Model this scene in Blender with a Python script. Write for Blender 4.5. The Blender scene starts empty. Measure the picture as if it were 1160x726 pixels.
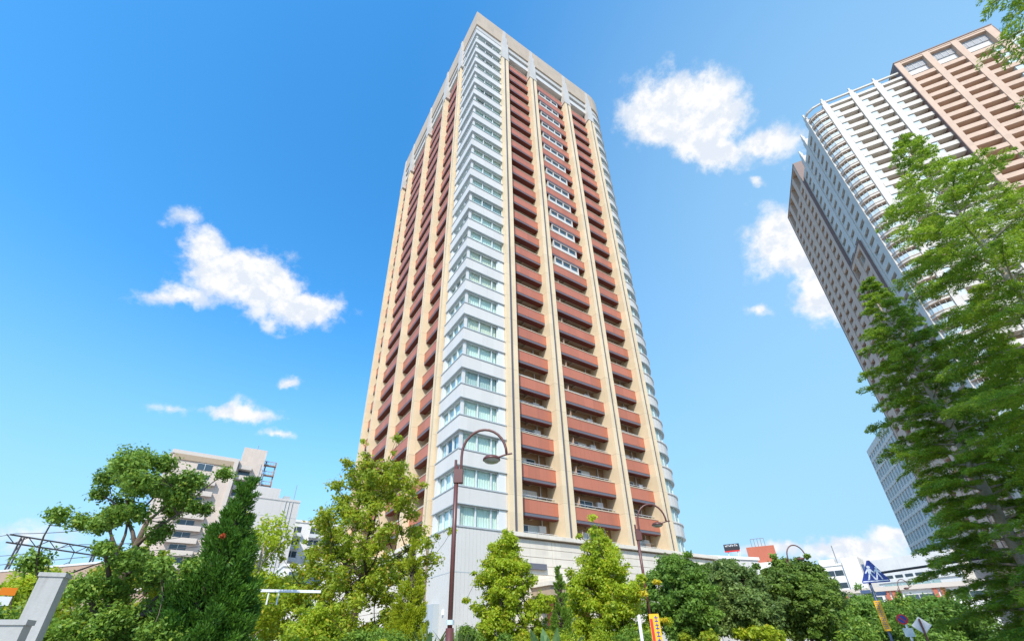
import bpy, math, random
import numpy as np
from mathutils import Vector, Matrix

random.seed(7)
RNG = np.random.default_rng(11)
SC = bpy.context.scene
COL = SC.collection
R = math.radians

# ---------------------------------------------------------------- camera
EYE = 1.6
FW = np.array([0.0, 0.86599729, 0.5000487])
RT = np.array([0.99976723, 0.01078866, -0.01868409])
UP = np.array([0.02157523, -0.4999323, 0.86579571])
FPX, PPX, PPY = 501.24, 578.6, 438.75          # focal length and principal point, in pixels of an 1160 wide picture
cd = bpy.data.cameras.new('camera')
cam = bpy.data.objects.new('camera', cd)
COL.objects.link(cam)
cam.matrix_world = Matrix(((RT[0], UP[0], -FW[0], 0), (RT[1], UP[1], -FW[1], 0), (RT[2], UP[2], -FW[2], EYE), (0, 0, 0, 1)))
cd.sensor_width = 36
cd.sensor_fit = 'HORIZONTAL'
cd.lens = 36 * FPX / 1160
cd.shift_x = (580 - PPX) / 1160
cd.shift_y = (PPY - 363) / 1160
cd.clip_start = 0.1
cd.clip_end = 6000
SC.camera = cam


def ray(x, y):
    return FW + RT * (x - PPX) / FPX - UP * (y - PPY) / FPX


def at(x, y, D):
    """world point at horizontal distance D along the line of sight through photo pixel x, y"""
    r = ray(x, y)
    p = r * D / math.hypot(r[0], r[1])
    return Vector((p[0], p[1], p[2] + EYE))


# ---------------------------------------------------------------- sun, sky, exposure
SUN_AZ, SUN_EL = 190, 44                        # azimuth clockwise from +Y
SUN_STRENGTH = 3.3
SKY_STRENGTH = 0.15
SC.view_settings.view_transform = 'Standard'
SC.view_settings.look = 'None'
SC.view_settings.exposure = 0.62
SC.view_settings.gamma = 1.0
SC.view_settings.use_curve_mapping = False
ld = bpy.data.lights.new('sun', 'SUN')
ld.energy = SUN_STRENGTH
ld.angle = R(0.5)
ld.color = (1.0, 0.95, 0.86)
sun = bpy.data.objects.new('sun', ld)
COL.objects.link(sun)
sv = Vector((math.sin(R(SUN_AZ)) * math.cos(R(SUN_EL)), math.cos(R(SUN_AZ)) * math.cos(R(SUN_EL)), math.sin(R(SUN_EL))))
sun.rotation_euler = sv.to_track_quat('Z', 'Y').to_euler()
sun.location = sv * 300


class Net:
    """tiny helper for node trees"""
    def __init__(self, tree):
        self.t = tree

    def new(self, typ, **kw):
        n = self.t.nodes.new(typ)
        for k, v in kw.items():
            setattr(n, k, v)
        return n

    def link(self, a, b):
        self.t.links.new(a, b)

    def put(self, sock, v):
        if hasattr(v, 'is_linked') or hasattr(v, 'links'):
            self.t.links.new(v, sock)
        else:
            sock.default_value = v

    def math(self, op, a, b=0.0, c=0.0, clamp=False):
        n = self.new('ShaderNodeMath', operation=op, use_clamp=clamp)
        self.put(n.inputs[0], a); self.put(n.inputs[1], b); self.put(n.inputs[2], c)
        return n.outputs[0]

    def vmath(self, op, a, b=(0, 0, 0)):
        n = self.new('ShaderNodeVectorMath', operation=op)
        self.put(n.inputs[0], a); self.put(n.inputs[1], b)
        return n.outputs['Value'] if op in ('DOT_PRODUCT', 'LENGTH') else n.outputs[0]

    def noise(self, vec, scale, detail=4, rough=0.55, col=False):
        n = self.new('ShaderNodeTexNoise')
        self.put(n.inputs['Vector'], vec)
        n.inputs['Scale'].default_value = scale
        n.inputs['Detail'].default_value = detail
        n.inputs['Roughness'].default_value = rough
        return n.outputs['Color' if col else 'Fac']

    def mix(self, fac, a, b, blend='MIX'):
        n = self.new('ShaderNodeMix', data_type='RGBA', blend_type=blend)
        self.put(n.inputs[0], fac); self.put(n.inputs[6], a); self.put(n.inputs[7], b)
        return n.outputs[2]

    def ramp(self, fac, lo, hi):
        n = self.new('ShaderNodeMapRange', interpolation_type='SMOOTHSTEP')
        self.put(n.inputs[0], fac)
        n.inputs[1].default_value = lo; n.inputs[2].default_value = hi
        return n.outputs[0]


def c4(c):
    return (c[0], c[1], c[2], 1.0)


world = bpy.data.worlds.new('World')
SC.world = world
world.use_nodes = True
wt = world.node_tree
wt.nodes.clear()
N = Net(wt)
sky = N.new('ShaderNodeTexSky', sky_type='NISHITA')
sky.sun_disc = False
sky.sun_elevation = R(SUN_EL)
sky.sun_rotation = R(SUN_AZ)
sky.altitude = 0
sky.air_density = 1.0
sky.dust_density = 0.4
sky.ozone_density = 1.6
hs = N.new('ShaderNodeHueSaturation')
hs.inputs['Hue'].default_value = 0.4935
hs.inputs['Saturation'].default_value = 1.36
hs.inputs['Value'].default_value = 1.62
N.link(sky.outputs[0], hs.inputs['Color'])
tc = N.new('ShaderNodeTexCoord')
D = tc.outputs['Generated']
warp = N.vmath('SUBTRACT', N.noise(D, 9, 5, 0.6, col=True), (0.5, 0.5, 0.5))
wsc = N.new('ShaderNodeVectorMath', operation='SCALE')
N.link(warp, wsc.inputs[0]); wsc.inputs['Scale'].default_value = 0.085
DW = N.vmath('ADD', D, wsc.outputs[0])
# clouds: (photo x, y, half width, half height, slope, strength)
CLOUDS = [(243, 287, 30, 26, 0.35, 1.0), (285, 318, 62, 34, 0.25, 1.25), (338, 350, 52, 23, -0.05, 1.0), (203, 333, 42, 13, -0.15, 0.8),
          (206, 250, 20, 13, -0.3, 0.5), (268, 465, 40, 12, 0.1, 0.85), (196, 464, 34, 9, 0.0, 0.45), (320, 433, 17, 7, -0.2, 0.7), (306, 491, 20, 6, 0.05, 0.7),
          (775, 128, 72, 46, 0.12, 1.4), (800, 168, 55, 24, 0.2, 1.1), (872, 163, 52, 22, -0.1, 0.9), (862, 206, 9, 6, 0, 0.7),
          (897, 275, 52, 46, 0.35, 1.2), (933, 330, 46, 34, 0.7, 1.2), (858, 353, 15, 7, 0, 0.6),
          (960, 622, 95, 14, -0.04, 0.9), (880, 622, 60, 9, 0.02, 0.8), (1012, 606, 34, 13, -0.1, 0.9), (985, 640, 70, 22, 0, 0.8), (20, 612, 70, 20, 0, 0.5)]
cov = None
for (x, y, a, b, sl, st) in CLOUDS:
    def g(u, v):
        r = ray(u, v); return r / np.linalg.norm(r)
    c = g(x, y)
    ux, uy = (1 / math.hypot(1, sl), sl / math.hypot(1, sl))
    ax = g(x + a * ux, y + a * uy) - c
    ay = g(x - b * uy, y + b * ux) - c
    ax = ax - c * (ax @ c); ay = ay - c * (ay @ c)
    ay = ay - ax * (ay @ ax) / (ax @ ax)
    rel = N.vmath('SUBTRACT', DW, tuple(c))
    X = N.vmath('DOT_PRODUCT', rel, tuple(ax / (ax @ ax)))
    Y = N.vmath('DOT_PRODUCT', rel, tuple(ay / (ay @ ay)))
    Z = N.math('MULTIPLY', N.vmath('DOT_PRODUCT', rel, tuple(c)), 3.0)
    d2 = N.math('ADD', N.math('ADD', N.math('MULTIPLY', X, X), N.math('MULTIPLY', Y, Y)), N.math('MULTIPLY', Z, Z))
    m = N.math('MULTIPLY', N.math('SUBTRACT', 1.32, N.math('SQRT', d2)), st * 1.2)
    cov = m if cov is None else N.math('MAXIMUM', cov, m)
fb = N.noise(D, 22, 9, 0.62)
fine = N.math('MULTIPLY', N.math('SUBTRACT', fb, 0.5), 2.5)
dens = N.ramp(N.math('ADD', cov, fine), 0.05, 0.95)
dens = N.math('MULTIPLY', dens, N.math('ADD', 0.62, N.math('MULTIPLY', N.ramp(cov, 0.0, 1.0), 0.38)))
puff = N.noise(DW, 30, 6, 0.6)
# billows: side lit from above, greyer where the cloud is thicker below
lowd = N.vmath('ADD', D, (0.0, 0.0, 0.022))
relief = N.math('SUBTRACT', N.noise(D, 24, 6, 0.6), N.noise(lowd, 24, 6, 0.6))
ccol = N.mix(N.ramp(N.math('ADD', N.math('MULTIPLY', relief, 1.3), puff), 0.30, 0.66), (3.45, 3.75, 4.2, 1), (4.4, 4.42, 4.46, 1))
# a pale band of far air over the horizon
up = N.vmath('DOT_PRODUCT', D, (0, 0, 1))
band = N.math('MULTIPLY', N.math('SUBTRACT', 1.0, N.ramp(up, 0.0, 0.62)), 0.9)
base = N.mix(band, hs.outputs[0], (1.75, 2.95, 4.2, 1))
# thin high veil of cloud over the right half of the sky
vd_ = (math.sin(R(62)) * math.cos(R(14)), math.cos(R(62)) * math.cos(R(14)), math.sin(R(14)))
veil = N.math('MULTIPLY', N.ramp(N.vmath('DOT_PRODUCT', D, vd_), 0.25, 1.0), 0.78)
base = N.mix(veil, base, (1.75, 3.1, 4.35, 1))
skyc = N.mix(dens, base, ccol)
bg = N.new('ShaderNodeBackground')
bg.inputs['Strength'].default_value = SKY_STRENGTH
N.link(skyc, bg.inputs['Color'])
wo = N.new('ShaderNodeOutputWorld')
N.link(bg.outputs[0], wo.inputs[0])

# ---------------------------------------------------------------- materials
MATS = {}


def mat(name, col, rough=0.6, var=0.12, scale=1.5, spec=0.4, metal=0.0, streak=0.0, fine=0.0, joint=0.0, bump=0.0, panel=0.0):
    """painted / tiled / stone surface: base colour with uneven wear, rain streaks and storey joints"""
    m = bpy.data.materials.new(name)
    m.use_nodes = True
    t = Net(m.node_tree)
    b = m.node_tree.nodes['Principled BSDF']
    b.inputs['Roughness'].default_value = rough
    b.inputs['Specular IOR Level'].default_value = spec
    b.inputs['Metallic'].default_value = metal
    geo = t.new('ShaderNodeNewGeometry')
    P = geo.outputs['Position']
    f = t.noise(P, scale, 5, 0.6)
    k = t.math('ADD', 1 - var, t.math('MULTIPLY', f, 2 * var))
    if streak:
        mp = t.new('ShaderNodeMapping')
        t.link(P, mp.inputs[0]); mp.inputs['Scale'].default_value = (1.0, 1.0, 0.04)
        s = t.noise(mp.outputs[0], 3.0, 4, 0.7)
        k = t.math('MULTIPLY', k, t.math('SUBTRACT', 1.0, t.math('MULTIPLY', t.ramp(s, 0.5, 0.75), streak)))
    if fine:
        f2 = t.noise(P, 22, 3, 0.6)
        k = t.math('MULTIPLY', k, t.math('ADD', 1 - fine, t.math('MULTIPLY', f2, 2 * fine)))
    if panel:
        cx_ = t.math('FLOOR', t.math('DIVIDE', t.vmath('DOT_PRODUCT', P, (0.834, 0.552, 0)), 1.31))
        cy_ = t.math('FLOOR', t.math('DIVIDE', t.vmath('DOT_PRODUCT', P, (-0.552, 0.834, 0)), 1.31))
        cz_ = t.new('ShaderNodeSeparateXYZ'); t.link(P, cz_.inputs[0])
        cb = t.new('ShaderNodeCombineXYZ')
        t.link(cx_, cb.inputs[0]); t.link(cy_, cb.inputs[1]); t.link(t.math('FLOOR', t.math('DIVIDE', cz_.outputs[2], 1.55)), cb.inputs[2])
        wn = t.new('ShaderNodeTexWhiteNoise', noise_dimensions='3D'); t.link(cb.outputs[0], wn.inputs['Vector'])
        k = t.math('MULTIPLY', k, t.math('ADD', 1 - panel, t.math('MULTIPLY', wn.outputs['Value'], 2 * panel)))
    if joint:
        sp = t.new('ShaderNodeSeparateXYZ'); t.link(P, sp.inputs[0])
        z = t.math('FRACT', t.math('DIVIDE', t.math('SUBTRACT', sp.outputs[2], 9.2), joint))
        line = t.math('LESS_THAN', z, 0.03 / joint)
        k = t.math('MULTIPLY', k, t.math('SUBTRACT', 1.0, t.math('MULTIPLY', line, 0.38)))
    vm = t.new('ShaderNodeVectorMath', operation='SCALE')
    vm.inputs[0].default_value = col
    t.link(k, vm.inputs['Scale'])
    t.link(vm.outputs[0], b.inputs['Base Color'])
    if bump:
        bn = t.new('ShaderNodeBump'); bn.inputs['Strength'].default_value = bump; bn.inputs['Distance'].default_value = 0.02
        t.link(t.noise(P, 40, 4, 0.6), bn.inputs['Height']); t.link(bn.outputs[0], b.inputs['Normal'])
    MATS[name] = m
    return m


def glass_mat(name, tint, refl=1.0):
    m = bpy.data.materials.new(name)
    m.use_nodes = True
    nt = m.node_tree
    nt.nodes.clear()
    t = Net(nt)
    tr = t.new('ShaderNodeBsdfTransparent'); tr.inputs[0].default_value = c4(tint)
    gl = t.new('ShaderNodeBsdfGlossy'); gl.inputs['Roughness'].default_value = 0.02
    gl.inputs['Color'].default_value = (0.9, 0.95, 1, 1)
    fr = t.new('ShaderNodeFresnel'); fr.inputs[0].default_value = 1.5
    bn = t.new('ShaderNodeBump'); bn.inputs['Strength'].default_value = 0.04
    geo = t.new('ShaderNodeNewGeometry')
    t.link(t.noise(geo.outputs['Position'], 0.6, 2, 0.5), bn.inputs['Height'])
    t.link(bn.outputs[0], gl.inputs['Normal'])
    mx = t.new('ShaderNodeMixShader')
    t.link(t.math('MULTIPLY', fr.outputs[0], refl, clamp=True), mx.inputs[0])
    t.link(tr.outputs[0], mx.inputs[1]); t.link(gl.outputs[0], mx.inputs[2])
    o = t.new('ShaderNodeOutputMaterial'); t.link(mx.outputs[0], o.inputs[0])
    MATS[name] = m
    return m


def leaf_mat(name, c1, c2, c3=None, trans=0.35, patch=0.6):
    """foliage: colour differs leaf by leaf and branch by branch"""
    m = bpy.data.materials.new(name)
    m.use_nodes = True
    nt = m.node_tree
    nt.nodes.clear()
    t = Net(nt)
    geo = t.new('ShaderNodeNewGeometry')
    rnd = geo.outputs['Random Per Island']
    n = t.noise(geo.outputs['Position'], patch, 3, 0.6)
    f = t.math('ADD', t.math('MULTIPLY', rnd, 0.55), t.math('MULTIPLY', t.ramp(n, 0.32, 0.68), 0.5), clamp=True)
    col = t.mix(f, c4(c1), c4(c2))
    if c3:
        col = t.mix(t.math('MULTIPLY', t.math('GREATER_THAN', rnd, 0.93), 1.0), col, c4(c3))
    d = t.new('ShaderNodeBsdfPrincipled')
    d.inputs['Roughness'].default_value = 0.5
    d.inputs['Specular IOR Level'].default_value = 0.35
    t.link(col, d.inputs['Base Color'])
    tl = t.new('ShaderNodeBsdfTranslucent')
    hv = t.new('ShaderNodeHueSaturation'); hv.inputs['Value'].default_value = 1.3; hv.inputs['Hue'].default_value = 0.485
    t.link(col, hv.inputs['Color']); t.link(hv.outputs[0], tl.inputs[0])
    mx = t.new('ShaderNodeMixShader'); mx.inputs[0].default_value = trans
    t.link(d.outputs[0], mx.inputs[1]); t.link(tl.outputs[0], mx.inputs[2])
    o = t.new('ShaderNodeOutputMaterial'); t.link(mx.outputs[0], o.inputs[0])
    MATS[name] = m
    return m


mat('cream', (0.68, 0.535, 0.345), 0.65, 0.06, 0.8, 0.3, streak=0.10, fine=0.04, joint=3.1, panel=0.05)
mat('groove', (0.10, 0.105, 0.13), 0.5, 0.1, 1.0, 0.4)
mat('white_tile', (0.585, 0.555, 0.505), 0.5, 0.04, 0.8, 0.4, streak=0.08, fine=0.03, panel=0.035)
mat('cap_white', (0.50, 0.465, 0.415), 0.55, 0.05, 0.8, 0.3, streak=0.10, panel=0.04)
mat('white_rib', (0.575, 0.545, 0.495), 0.5, 0.04, 0.7, 0.4, streak=0.06, panel=0.02)
mat('white_frame', (0.62, 0.63, 0.62), 0.4, 0.03, 1.0, 0.5)
mat('red_tile', (0.43, 0.142, 0.080), 0.5, 0.09, 0.9, 0.5, streak=0.12, fine=0.08, panel=0.085)
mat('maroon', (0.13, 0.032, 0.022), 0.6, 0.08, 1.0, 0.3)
mat('grey_strip', (0.125, 0.125, 0.145), 0.5, 0.06, 1.0, 0.4)
mat('coping', (0.58, 0.47, 0.34), 0.6, 0.06, 1.0, 0.3)
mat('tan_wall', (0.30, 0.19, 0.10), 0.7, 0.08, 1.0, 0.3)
mat('ceiling', (0.38, 0.31, 0.23), 0.7, 0.06, 1.0, 0.3)
mat('fascia', (0.46, 0.365, 0.265), 0.6, 0.06, 0.6, 0.3, streak=0.08, panel=0.05)
mat('stone', (0.66, 0.59, 0.49), 0.7, 0.10, 1.2, 0.3, streak=0.12, fine=0.06, bump=0.1, panel=0.06)
mat('stone_joint', (0.38, 0.29, 0.20), 0.8, 0.1, 1.0, 0.2)
mat('dark_room', (0.05, 0.06, 0.06), 0.8, 0.1, 1.0, 0.1)
mat('dim_room', (0.22, 0.25, 0.245), 0.8, 0.1, 1.0, 0.1)
mat('curtain', (0.74, 0.77, 0.72), 0.9, 0.08, 1.0, 0.1)
mat('grey_panel', (0.42, 0.45, 0.45), 0.5, 0.06, 1.0, 0.4)
mat('concrete', (0.42, 0.41, 0.38), 0.8, 0.12, 3.0, 0.25, streak=0.25, fine=0.08, bump=0.15)
mat('pale_concrete', (0.55, 0.55, 0.54), 0.8, 0.1, 0.4, 0.25, streak=0.15)
mat('asphalt', (0.055, 0.055, 0.057), 0.9, 0.25, 2.0, 0.2, fine=0.2, bump=0.3)
mat('paving', (0.40, 0.37, 0.33), 0.85, 0.15, 2.0, 0.2, fine=0.15)
mat('soil', (0.10, 0.075, 0.045), 0.95, 0.3, 1.5, 0.1, fine=0.2)
mat('road_white', (0.75, 0.75, 0.73), 0.7, 0.1, 4.0, 0.2)
mat('kerb_stone', (0.40, 0.39, 0.37), 0.85, 0.12, 3.0, 0.2)
mat('lamp_brown', (0.115, 0.040, 0.032), 0.38, 0.08, 2.0, 0.5)
mat('lamp_glass', (0.26, 0.27, 0.22), 0.25, 0.05, 4.0, 0.6)
mat('pole_grey', (0.32, 0.34, 0.36), 0.4, 0.08, 3.0, 0.5, metal=0.4)
mat('pole_blue', (0.06, 0.10, 0.19), 0.45, 0.08, 3.0, 0.5)
mat('sign_blue', (0.020, 0.045, 0.26), 0.35, 0.04, 3.0, 0.5)
mat('sign_white', (0.80, 0.81, 0.82), 0.4, 0.03, 3.0, 0.5)
mat('sign_yellow', (0.80, 0.42, 0.015), 0.4, 0.05, 3.0, 0.4)
mat('sign_orange', (0.80, 0.22, 0.01), 0.45, 0.06, 6.0, 0.4)
mat('sign_red', (0.62, 0.03, 0.03), 0.4, 0.04, 3.0, 0.4)
mat('sign_back', (0.50, 0.51, 0.52), 0.5, 0.06, 3.0, 0.4, metal=0.3)
mat('pink_cream', (0.51, 0.36, 0.26), 0.65, 0.06, 0.5, 0.3, streak=0.08, panel=0.05)
mat('pink_line', (0.20, 0.135, 0.115), 0.6, 0.06, 0.5, 0.3)
mat('tower_white', (0.53, 0.485, 0.42), 0.6, 0.05, 0.5, 0.3, streak=0.06, panel=0.04)
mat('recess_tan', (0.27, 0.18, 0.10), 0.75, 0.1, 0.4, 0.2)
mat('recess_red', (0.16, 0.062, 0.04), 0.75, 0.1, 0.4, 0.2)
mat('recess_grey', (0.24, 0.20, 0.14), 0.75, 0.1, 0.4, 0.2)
mat('grid_grey', (0.62, 0.56, 0.48), 0.7, 0.06, 0.2, 0.3)
mat('louver', (0.46, 0.46, 0.46), 0.6, 0.05, 0.5, 0.4)
mat('apartment_beige', (0.58, 0.48, 0.40), 0.7, 0.08, 0.3, 0.3, streak=0.12, panel=0.04)
mat('apartment_trim', (0.56, 0.49, 0.42), 0.7, 0.06, 0.3, 0.3)
mat('far_white', (0.74, 0.715, 0.67), 0.7, 0.06, 0.3, 0.3, streak=0.10, panel=0.03)
mat('far_grey', (0.55, 0.53, 0.50), 0.7, 0.06, 0.2, 0.3, streak=0.12)
mat('brick_red', (0.46, 0.14, 0.085), 0.7, 0.12, 0.5, 0.3)
mat('dark_glass', (0.05, 0.075, 0.09), 0.12, 0.2, 0.3, 0.6)
mat('pale_glass', (0.52, 0.60, 0.60), 0.10, 0.12, 0.2, 0.7)
mat('green_glass', (0.36, 0.50, 0.47), 0.12, 0.12, 0.2, 0.7)
mat('black_board', (0.035, 0.035, 0.04), 0.4, 0.1, 0.5, 0.4)
mat('steel_dark', (0.10, 0.09, 0.085), 0.6, 0.15, 2.0, 0.4, metal=0.3)
mat('wire', (0.09, 0.085, 0.085), 0.6, 0.1, 2.0, 0.3)
mat('viaduct_brown', (0.36, 0.25, 0.18), 0.75, 0.12, 0.4, 0.3, streak=0.15)
mat('white_metal', (0.78, 0.79, 0.80), 0.35, 0.03, 2.0, 0.5)
mat('bark', (0.14, 0.105, 0.08), 0.9, 0.35, 6.0, 0.15, fine=0.25, bump=0.5)
mat('bark_red', (0.42, 0.35, 0.285), 0.9, 0.35, 5.0, 0.15, fine=0.3, bump=0.6)
mat('bark_dark', (0.075, 0.055, 0.042), 0.9, 0.3, 6.0, 0.15, fine=0.2)
mat('car_white', (0.75, 0.76, 0.77), 0.25, 0.02, 1.0, 0.6)
mat('car_silver', (0.38, 0.42, 0.48), 0.28, 0.02, 1.0, 0.6, metal=0.5)
mat('rubber', (0.02, 0.02, 0.02), 0.8, 0.1, 8.0, 0.2)
mat('curtain_cream', (0.72, 0.68, 0.58), 0.9, 0.08, 1.0, 0.1)
mat('curtain_grey', (0.50, 0.55, 0.55), 0.9, 0.08, 1.0, 0.1)
glass_mat('pane_green', (0.87, 0.96, 0.91), 0.26)
glass_mat('rail_glass', (0.84, 0.88, 0.87), 0.5)
leaf_mat('leaf_lime', (0.20, 0.305, 0.020), (0.52, 0.63, 0.042), (0.58, 0.52, 0.05), 0.5, 0.9)
leaf_mat('leaf_olive', (0.175, 0.26, 0.020), (0.46, 0.54, 0.042), (0.46, 0.34, 0.04), 0.5, 0.8)
leaf_mat('leaf_gold', (0.24, 0.32, 0.02), (0.54, 0.60, 0.04), None, 0.5, 1.2)
leaf_mat('leaf_mid', (0.085, 0.18, 0.025), (0.26, 0.41, 0.050), (0.28, 0.36, 0.04), 0.38, 1.0)
leaf_mat('leaf_dark', (0.09, 0.165, 0.045), (0.28, 0.39, 0.10), None, 0.42, 0.7)
leaf_mat('leaf_forest', (0.075, 0.15, 0.028), (0.24, 0.36, 0.055), None, 0.42, 0.7)
leaf_mat('leaf_green', (0.08, 0.17, 0.030), (0.24, 0.40, 0.060), None, 0.45, 0.8)
leaf_mat('leaf_cone', (0.028, 0.095, 0.010), (0.11, 0.25, 0.022), None, 0.25, 1.2)
leaf_mat('leaf_redwood', (0.10, 0.215, 0.018), (0.33, 0.49, 0.042), (0.38, 0.48, 0.05), 0.45, 0.6)
leaf_mat('leaf_yellow', (0.55, 0.46, 0.02), (0.75, 0.66, 0.05), None, 0.4, 2.0)
leaf_mat('leaf_banana', (0.06, 0.14, 0.04), (0.16, 0.27, 0.09), None, 0.3, 2.0)
leaf_mat('leaf_grass', (0.08, 0.13, 0.03), (0.20, 0.27, 0.06), None, 0.3, 1.0)
leaf_mat('leaf_rust', (0.40, 0.07, 0.02), (0.55, 0.14, 0.04), None, 0.35, 2.0)

# ---------------------------------------------------------------- object helpers


def tag(o, label=None, cat=None, group=None, kind=None):
    if label: o['label'] = label
    if cat: o['category'] = cat
    if group: o['group'] = group
    if kind: o['kind'] = kind
    return o


def thing(name, loc, label, cat, group=None):
    o = bpy.data.objects.new(name, None)
    o.empty_display_size = 0.3
    o.location = loc
    COL.objects.link(o)
    return tag(o, label, cat, group)


def base_of(o):
    v = Vector((0, 0, 0))
    while o is not None:
        v = v + o.location
        o = o.parent
    return v


class Fr:
    """frame of a facade: u along it, n out of it, z up"""
    def __init__(self, o, d, n):
        self.o = Vector((o[0], o[1], 0)); self.d = Vector((d[0], d[1], 0)).normalized(); self.n = Vector((n[0], n[1], 0)).normalized()

    def p(self, u, n, z):
        q = self.o + self.d * u + self.n * n
        return (q.x, q.y, z)


ID = Fr((0, 0), (1, 0), (0, 1))


class MB:
    """collects shapes, then links them as ONE mesh object"""
    def __init__(self):
        self.v = []; self.f = []; self.m = []

    def box(self, fr, u0, u1, n0, n1, z0, z1, m=0):
        b = len(self.v)
        for z in (z0, z1):
            for (u, n) in ((u0, n0), (u1, n0), (u1, n1), (u0, n1)):
                self.v.append(fr.p(u, n, z))
        for q in ((0, 3, 2, 1), (4, 5, 6, 7), (0, 1, 5, 4), (1, 2, 6, 5), (2, 3, 7, 6), (3, 0, 4, 7)):
            self.f.append(tuple(b + i for i in q)); self.m.append(m)

    def quad(self, pts, m=0):
        b = len(self.v)
        self.v += [tuple(p) for p in pts]
        self.f.append(tuple(range(b, b + len(pts)))); self.m.append(m)

    def prism(self, poly, z0, z1, m=0):
        """poly: list of (x, y); closed vertical prism"""
        b = len(self.v); k = len(poly)
        for z in (z0, z1):
            self.v += [(p[0], p[1], z) for p in poly]
        for i in range(k):
            j = (i + 1) % k
            self.f.append((b + i, b + j, b + k + j, b + k + i)); self.m.append(m)
        self.f.append(tuple(b + i for i in reversed(range(k)))); self.m.append(m)
        self.f.append(tuple(b + k + i for i in range(k))); self.m.append(m)

    def band(self, inner, outer, z0, z1, m=0):
        """open strip between two polylines of equal length, z0..z1"""
        b = len(self.v); k = len(inner)
        for z in (z0, z1):
            self.v += [(p[0], p[1], z) for p in inner]
            self.v += [(p[0], p[1], z) for p in outer]
        I0, O0, I1, O1 = b, b + k, b + 2 * k, b + 3 * k
        for i in range(k - 1):
            self.f += [(O0 + i, O0 + i + 1, O1 + i + 1, O1 + i), (I0 + i + 1, I0 + i, I1 + i, I1 + i + 1),
                       (I1 + i, O1 + i, O1 + i + 1, I1 + i + 1), (O0 + i, I0 + i, I0 + i + 1, O0 + i + 1)]
            self.m += [m] * 4
        for i in (0, k - 1):
            self.f.append((I0 + i, O0 + i, O1 + i, I1 + i)); self.m.append(m)

    def tube(self, pts, rad, m=0, seg=8):
        b = len(self.v)
        pts = [Vector(p) for p in pts]
        if not hasattr(rad, '__len__'):
            rad = [rad] * len(pts)
        ref = None
        for i, p in enumerate(pts):
            t = (pts[min(i + 1, len(pts) - 1)] - pts[max(i - 1, 0)])
            if t.length < 1e-9: t = Vector((0, 0, 1))
            t.normalize()
            if ref is None:
                ref = t.cross(Vector((0.31, 0.95, 0.12)))
                if ref.length < 0.1: ref = t.cross(Vector((1, 0, 0)))
            ref = (ref - t * ref.dot(t)).normalized()
            s = t.cross(ref)
            for k in range(seg):
                a = 2 * math.pi * k / seg
                q = p + (ref * math.cos(a) + s * math.sin(a)) * rad[i]
                self.v.append((q.x, q.y, q.z))
        for i in range(len(pts) - 1):
            for k in range(seg):
                k2 = (k + 1) % seg
                self.f.append((b + i * seg + k, b + i * seg + k2, b + (i + 1) * seg + k2, b + (i + 1) * seg + k)); self.m.append(m)
        self.f.append(tuple(b + k for k in reversed(range(seg)))); self.m.append(m)
        e = b + (len(pts) - 1) * seg
        self.f.append(tuple(e + k for k in range(seg))); self.m.append(m)

    def lathe(self, c, prof, m=0, seg=16, sx=1.0, sy=1.0):
        """profile list of (radius, z) turned about the vertical through c"""
        b = len(self.v)
        for (r_, z) in prof:
            for k in range(seg):
                a = 2 * math.pi * k / seg
                self.v.append((c[0] + r_ * sx * math.cos(a), c[1] + r_ * sy * math.sin(a), c[2] + z))
        for i in range(len(prof) - 1):
            for k in range(seg):
                k2 = (k + 1) % seg
                self.f.append((b + i * seg + k, b + i * seg + k2, b + (i + 1) * seg + k2, b + (i + 1) * seg + k)); self.m.append(m)

    def build(self, name, mats, parent=None, smooth=False, offset=None):
        if isinstance(mats, str): mats = [mats]
        me = bpy.data.meshes.new(name)
        o_ = base_of(parent) if parent is not None else Vector((0, 0, 0))
        if offset is not None: o_ = o_ + Vector(offset)
        va = np.array(self.v, dtype=np.float64) - np.array(o_)
        me.from_pydata([tuple(p) for p in va], [], self.f)
        for s in mats: me.materials.append(MATS[s])
        me.polygons.foreach_set('material_index', self.m)
        if smooth: me.polygons.foreach_set('use_smooth', [True] * len(self.f))
        me.update()
        o = bpy.data.objects.new(name, me)
        COL.objects.link(o)
        if parent is not None: o.parent = parent
        if offset is not None: o.location = offset
        return o


def child_copy(o, parent, dz=0.0):
    c = o.copy(); COL.objects.link(c); c.parent = parent
    c.location = o.location + Vector((0, 0, dz))
    return c


def copy_tree(o, parent=None):
    c = o.copy(); COL.objects.link(c); c.parent = parent
    for ch in [k for k in bpy.data.objects if k.parent == o]: copy_tree(ch, c)
    return c


def quads_object(name, centers, ax, ay, material, parent, tri=False):
    """many loose leaf faces as one mesh: centre, half length axis, half width axis; each leaf is a pointed blade"""
    n = len(centers)
    base = np.array(base_of(parent)) if parent is not None else np.zeros(3)
    c = centers - base
    nrm = np.cross(ax, ay); nrm /= (np.linalg.norm(nrm, axis=1, keepdims=True) + 1e-9)
    w = np.linalg.norm(ay, axis=1, keepdims=True)
    V = np.empty((n, 4, 3))
    V[:, 0] = c - ax; V[:, 1] = c + ay + nrm * w * 0.35; V[:, 2] = c + ax; V[:, 3] = c - ay + nrm * w * 0.35
    me = bpy.data.meshes.new(name)
    me.vertices.add(4 * n); me.loops.add(4 * n); me.polygons.add(n)
    me.vertices.foreach_set('co', V.reshape(-1))
    me.loops.foreach_set('vertex_index', np.arange(4 * n, dtype=np.int32))
    me.polygons.foreach_set('loop_start', np.arange(0, 4 * n, 4, dtype=np.int32))
    me.polygons.foreach_set('loop_total', np.full(n, 4, dtype=np.int32))
    me.materials.append(MATS[material])
    me.update(calc_edges=True)
    o = bpy.data.objects.new(name, me); COL.objects.link(o)
    if parent is not None: o.parent = parent
    return o


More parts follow.
